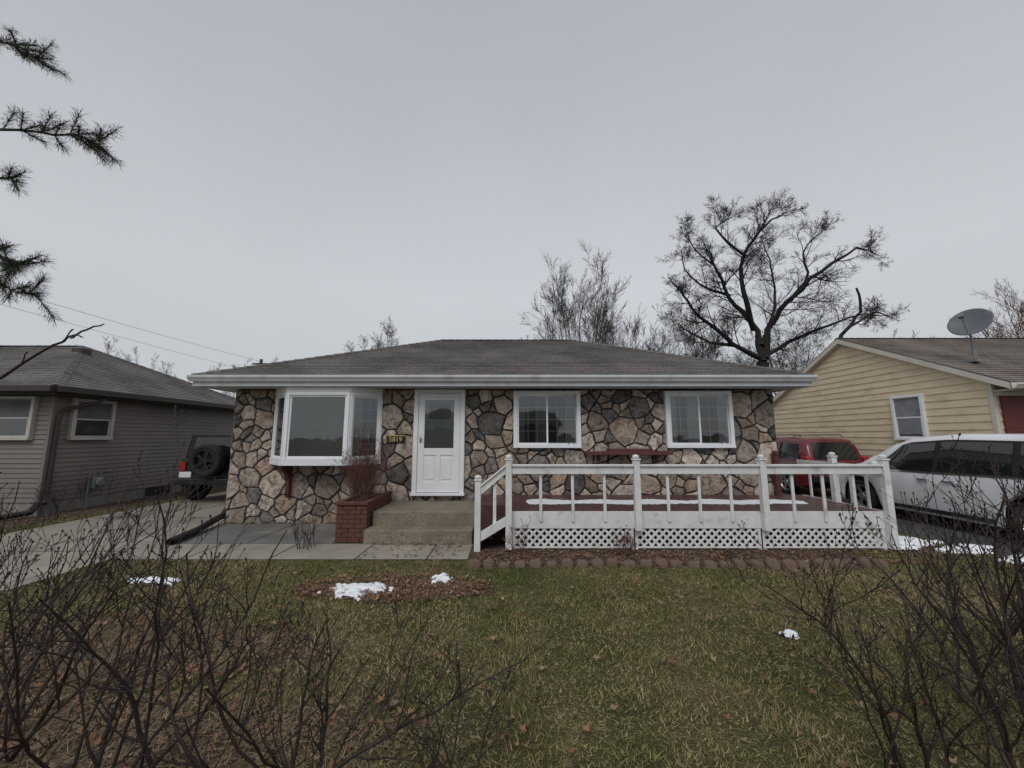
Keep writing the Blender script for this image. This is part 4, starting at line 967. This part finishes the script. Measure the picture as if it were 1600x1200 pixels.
# ------------------------------------------------------------------ foreground shrubs
def shrub(loc,H,spread,stems,label,seed,mat=TWIG,r0=.0085,kids=(6,3),name='bare_shrub',cat='shrub',base=.16,bias=(0,0),z0=0,wig=.22,up=.03):
    rr=random.Random(seed);root=thing(name,(loc[0],loc[1],z0),label,cat);q=MB();x,y=loc
    def go(p,d,L_,r_,lev):
        n=[10,6,4][lev];pts=[p.copy()];rad=[r_];dd=d.normalized()
        for i in range(n):
            dd=(dd+rv(rr)*wig+V((0,0,up+.05*lev))).normalized();p=p+dd*(L_/n);pts.append(p.copy());rad.append(max(.0016,r_*(1-.68*(i+1)/n)))
            rad[-1]*=rr.uniform(.9,1.15)
        q.tube(pts,rad,[6,5,4][lev],caps=False)
        e_=pts[-1];q.tube([e_,e_+dd*.008,e_+dd*.018],[.0018,.0046,.001],4)
        if lev<2:
            for k in range(kids[lev]+(rr.random()<.4)):
                f=rr.uniform(.2,.98)*n;i=min(int(f),n-1);b_=pts[i].lerp(pts[i+1],f-i);t_=(pts[i+1]-pts[i]).normalized()
                pr=(t_.cross(rv(rr))+V((0,0,.15))).normalized();a=rr.uniform(.5,1.2)
                go(b_,t_*math.cos(a)+pr*math.sin(a),L_*rr.uniform(.2,.5)*(1.15-.5*f/n),rad[i]*.66,lev+1)
    for s in range(stems):
        a=rr.uniform(0,6.28);l=rr.uniform(.15,1)*spread
        d=V((math.cos(a)*l+bias[0],math.sin(a)*l*.7+bias[1],1))
        go(V((x+rr.uniform(-base,base),y+rr.uniform(-base,base)*.7,z0)),d,H*rr.uniform(.6,1.1),r0*rr.uniform(.5,1.2),0)
    q.build('branches',mat,root,smooth=True);return root
lab='leafless dark twiggy shrub growing in brown litter'
K=(7,4)
shrub((-2.85,2.35),1.5,.95,10,lab,51,r0=.0110,kids=K,base=.25)
shrub((-1.85,2.0),1.38,.95,10,lab,52,bias=(-.1,.1),r0=.0110,kids=K,base=.25)
shrub((-1.0,1.95),1.22,.85,8,lab,53,bias=(.0,.15),r0=.0095,kids=K,base=.22)
shrub((-2.3,1.6),1.1,.95,9,lab,54,r0=.009,kids=K,base=.25)
shrub((-.25,1.9),.66,.8,6,'small leafless shrub at lawn edge',55,r0=.006)
lab='leafless dark twiggy shrub growing on lawn'
shrub((2.4,1.95),1.35,.9,11,lab,56,bias=(0,.05),r0=.0110,kids=K,base=.25)
shrub((3.1,2.6),1.5,.9,12,lab,57,r0=.0110,kids=K,base=.25)
shrub((1.95,2.1),1.1,.9,7,lab,58,bias=(-.05,.05),r0=.0095,kids=K,base=.22)
shrub((2.9,1.8),1.35,.9,11,lab,59,r0=.0110,kids=K,base=.25)
shrub((3.9,3.0),1.4,.8,8,lab,67,r0=.010,kids=K,base=.25)
shrub((-3.8,2.9),1.4,.9,8,'leafless dark twiggy shrub growing in brown litter',60,r0=.0105,kids=K,base=.25)
shrub((-2.62,7.1),1.15,.36,34,'dried reddish plant stalks growing in brick planter',61,mat=DRYP,r0=.006,kids=(5,3),name='dried_plant',cat='plant',base=.15,z0=.6,up=.05)
shrub((-2.6,6.75),.75,.5,34,'dried reddish plant stalks growing in brick planter',62,mat=DRYP,r0=.005,kids=(5,3),name='dried_plant',cat='plant',base=.14,z0=.6,up=.05)
shrub((1.6,5.75),.38,.8,18,'small dried plant in garden bed before lattice',63,mat=DRYP,r0=.004,kids=(3,2),name='dried_plant',cat='plant',base=.1)
shrub((.1,5.75),.45,.7,12,'small dried plant in garden bed before lattice',64,mat=DRYP,r0=.004,kids=(3,2),name='dried_plant',cat='plant',base=.1)
shrub((-9.6,8.2),.8,.6,10,'small leafless shrub beside taupe house',65,r0=.006)
shrub((-3.1,6.15),.6,.6,10,'small leafless shrub beside planter',66,r0=.006,kids=(4,2))
sp_=thing('bare_sapling',(-4.3,2.7,0),'young leafless sapling with long drooping-tipped branch','tree')
q=MB();q.tube(limbpts([(-4.3,2.7,0),(-4.28,2.7,1),(-4.2,2.68,1.9),(-4.25,2.7,3.0)],14,R,.01),[.03-.0015*i for i in range(15)],8);q.build('trunk',BARK,sp_,smooth=True)
q=MB();q.tube(limbpts([(-4.2,2.68,1.75),(-3.5,2.58,2.08),(-3.1,2.5,2.27),(-2.78,2.43,2.39),(-2.64,2.41,2.42)],22,R,.006),[.0125-.0004*i for i in range(23)],6)
for p,e_ in (((-3.3,2.54,2.18),(-3.22,2.5,2.26)),((-2.95,2.47,2.32),(-2.88,2.45,2.40)),((-2.9,2.46,2.34),(-2.75,2.4,2.33))):
    q.tube(limbpts([p,tuple((V(p)+V(e_))/2+V((0,0,.015))),e_],5,R,.003),[.005,.005,.004,.004,.005,.002],5)
q.build('branch',TWIG,sp_,smooth=True)
# ------------------------------------------------------------------ pine tree
pine=thing('pine_tree',(-9.6,4.4,0),'tall pine tree with drooping needle tufts beside driveway','tree')
q=MB();q.tube([(-9.6,4.4,0),(-9.55,4.4,4),(-9.6,4.45,10)],[.24,.19,.1],10);q.build('trunk',BARK,pine,smooth=True)
q=MB();nv=[];nc=[];rr=random.Random(77)
def tuft(p,d,n=80,L_=.13):
    for _ in range(n):
        dr=(d*rr.uniform(.3,1.1)+rv(rr)*.7).normalized();s=dr.cross(rv(rr)).normalized()*.0030;l=L_*rr.uniform(.6,1.15);b_=p+d*rr.uniform(-.14,.02)
        m_=b_+dr*l*.5+V((0,0,-.003));e_=b_+dr*l+V((0,0,-.014))
        nv.extend([b_-s,b_+s,m_]);nv.extend([m_-s,m_+s,e_])
        c=rr.uniform(.6,1.3);nc.extend([(.050*c,.066*c,.042*c)]*6)
def pbr(P,r0,side=9,sp=.35):
    pts=limbpts(P,16,rr,.02);q.tube(pts,[max(.004,r0*(1-.8*i/16)) for i in range(17)],6,caps=False)
    for k in range(side):
        i=rr.randint(8,16);t_=(pts[i]-pts[i-1]).normalized();pr=t_.cross(rv(rr)).normalized();d=(t_*.8+pr*.6+V((0,0,.05))).normalized();l=rr.uniform(.12,sp)
        e_=pts[i]+d*l;q.tube([pts[i],pts[i]+d*l*.5+V((0,0,-.01)),e_],[.006,.005,.004],4,caps=False);tuft(e_,d);tuft(pts[i]+d*l*.55,d,60,.11)
    tuft(pts[-1],(pts[-1]-pts[-2]).normalized(),90)
pbr([(-9.55,4.4,5.2),(-7.5,4.5,5.65),(-6.0,4.5,5.60),(-5.35,4.5,5.50)],.03,22)
pbr([(-9.55,4.4,4.6),(-7.6,4.5,5.0),(-6.8,4.6,5.05),(-6.45,4.6,5.0)],.025,8)
pbr([(-9.55,4.4,6.6),(-8.0,4.5,7.0),(-7.1,4.6,7.1),(-6.5,4.6,6.85)],.03,16)
pbr([(-9.55,4.4,3.9),(-7.8,4.5,3.95),(-6.5,4.5,3.6),(-5.8,4.5,3.40)],.025,20)
pbr([(-9.55,4.4,4.1),(-7.8,4.5,4.2),(-6.6,4.5,4.05),(-6.15,4.5,3.8)],.025,18)
q.build('branch',BARK,pine)
me=npmesh('needles',np.array([tuple(p) for p in nv])-np.array([-9.6,4.4,0]),np.arange(len(nv)).reshape(-1,3),NEED,np.array(nc));me.parent=pine
# ------------------------------------------------------------------ utility pole + lines
up=thing('utility_pole',(-20.6,31,0),'distant wooden utility pole with crossarm','utility pole')
q=MB();q.tube([(-20.6,31,0),(-20.6,31,8.0)],[.15,.11],10);q.build('shaft',BARKG,up)
q=MB();q.box(-21.3,-19.9,30.93,31.0,7.55,7.67);q.build('crossarm',BARKG,up)
for i,(a_,b_) in enumerate((((-19.3,4,7.4),(-20.5,31,7.7)),((-23.3,6,7.9),(-23.9,45,7.6)))):
    q=MB();P=[]
    for k in range(21):
        t_=k/20;p=V(a_).lerp(V(b_),t_);p.z-=.25*4*t_*(1-t_)-.1;P.append(p)
    q.tube(P,.009,5);o=q.build('power_line',GREYM);tag(o,'thin sagging overhead power line against grey sky','power line','overhead power lines')
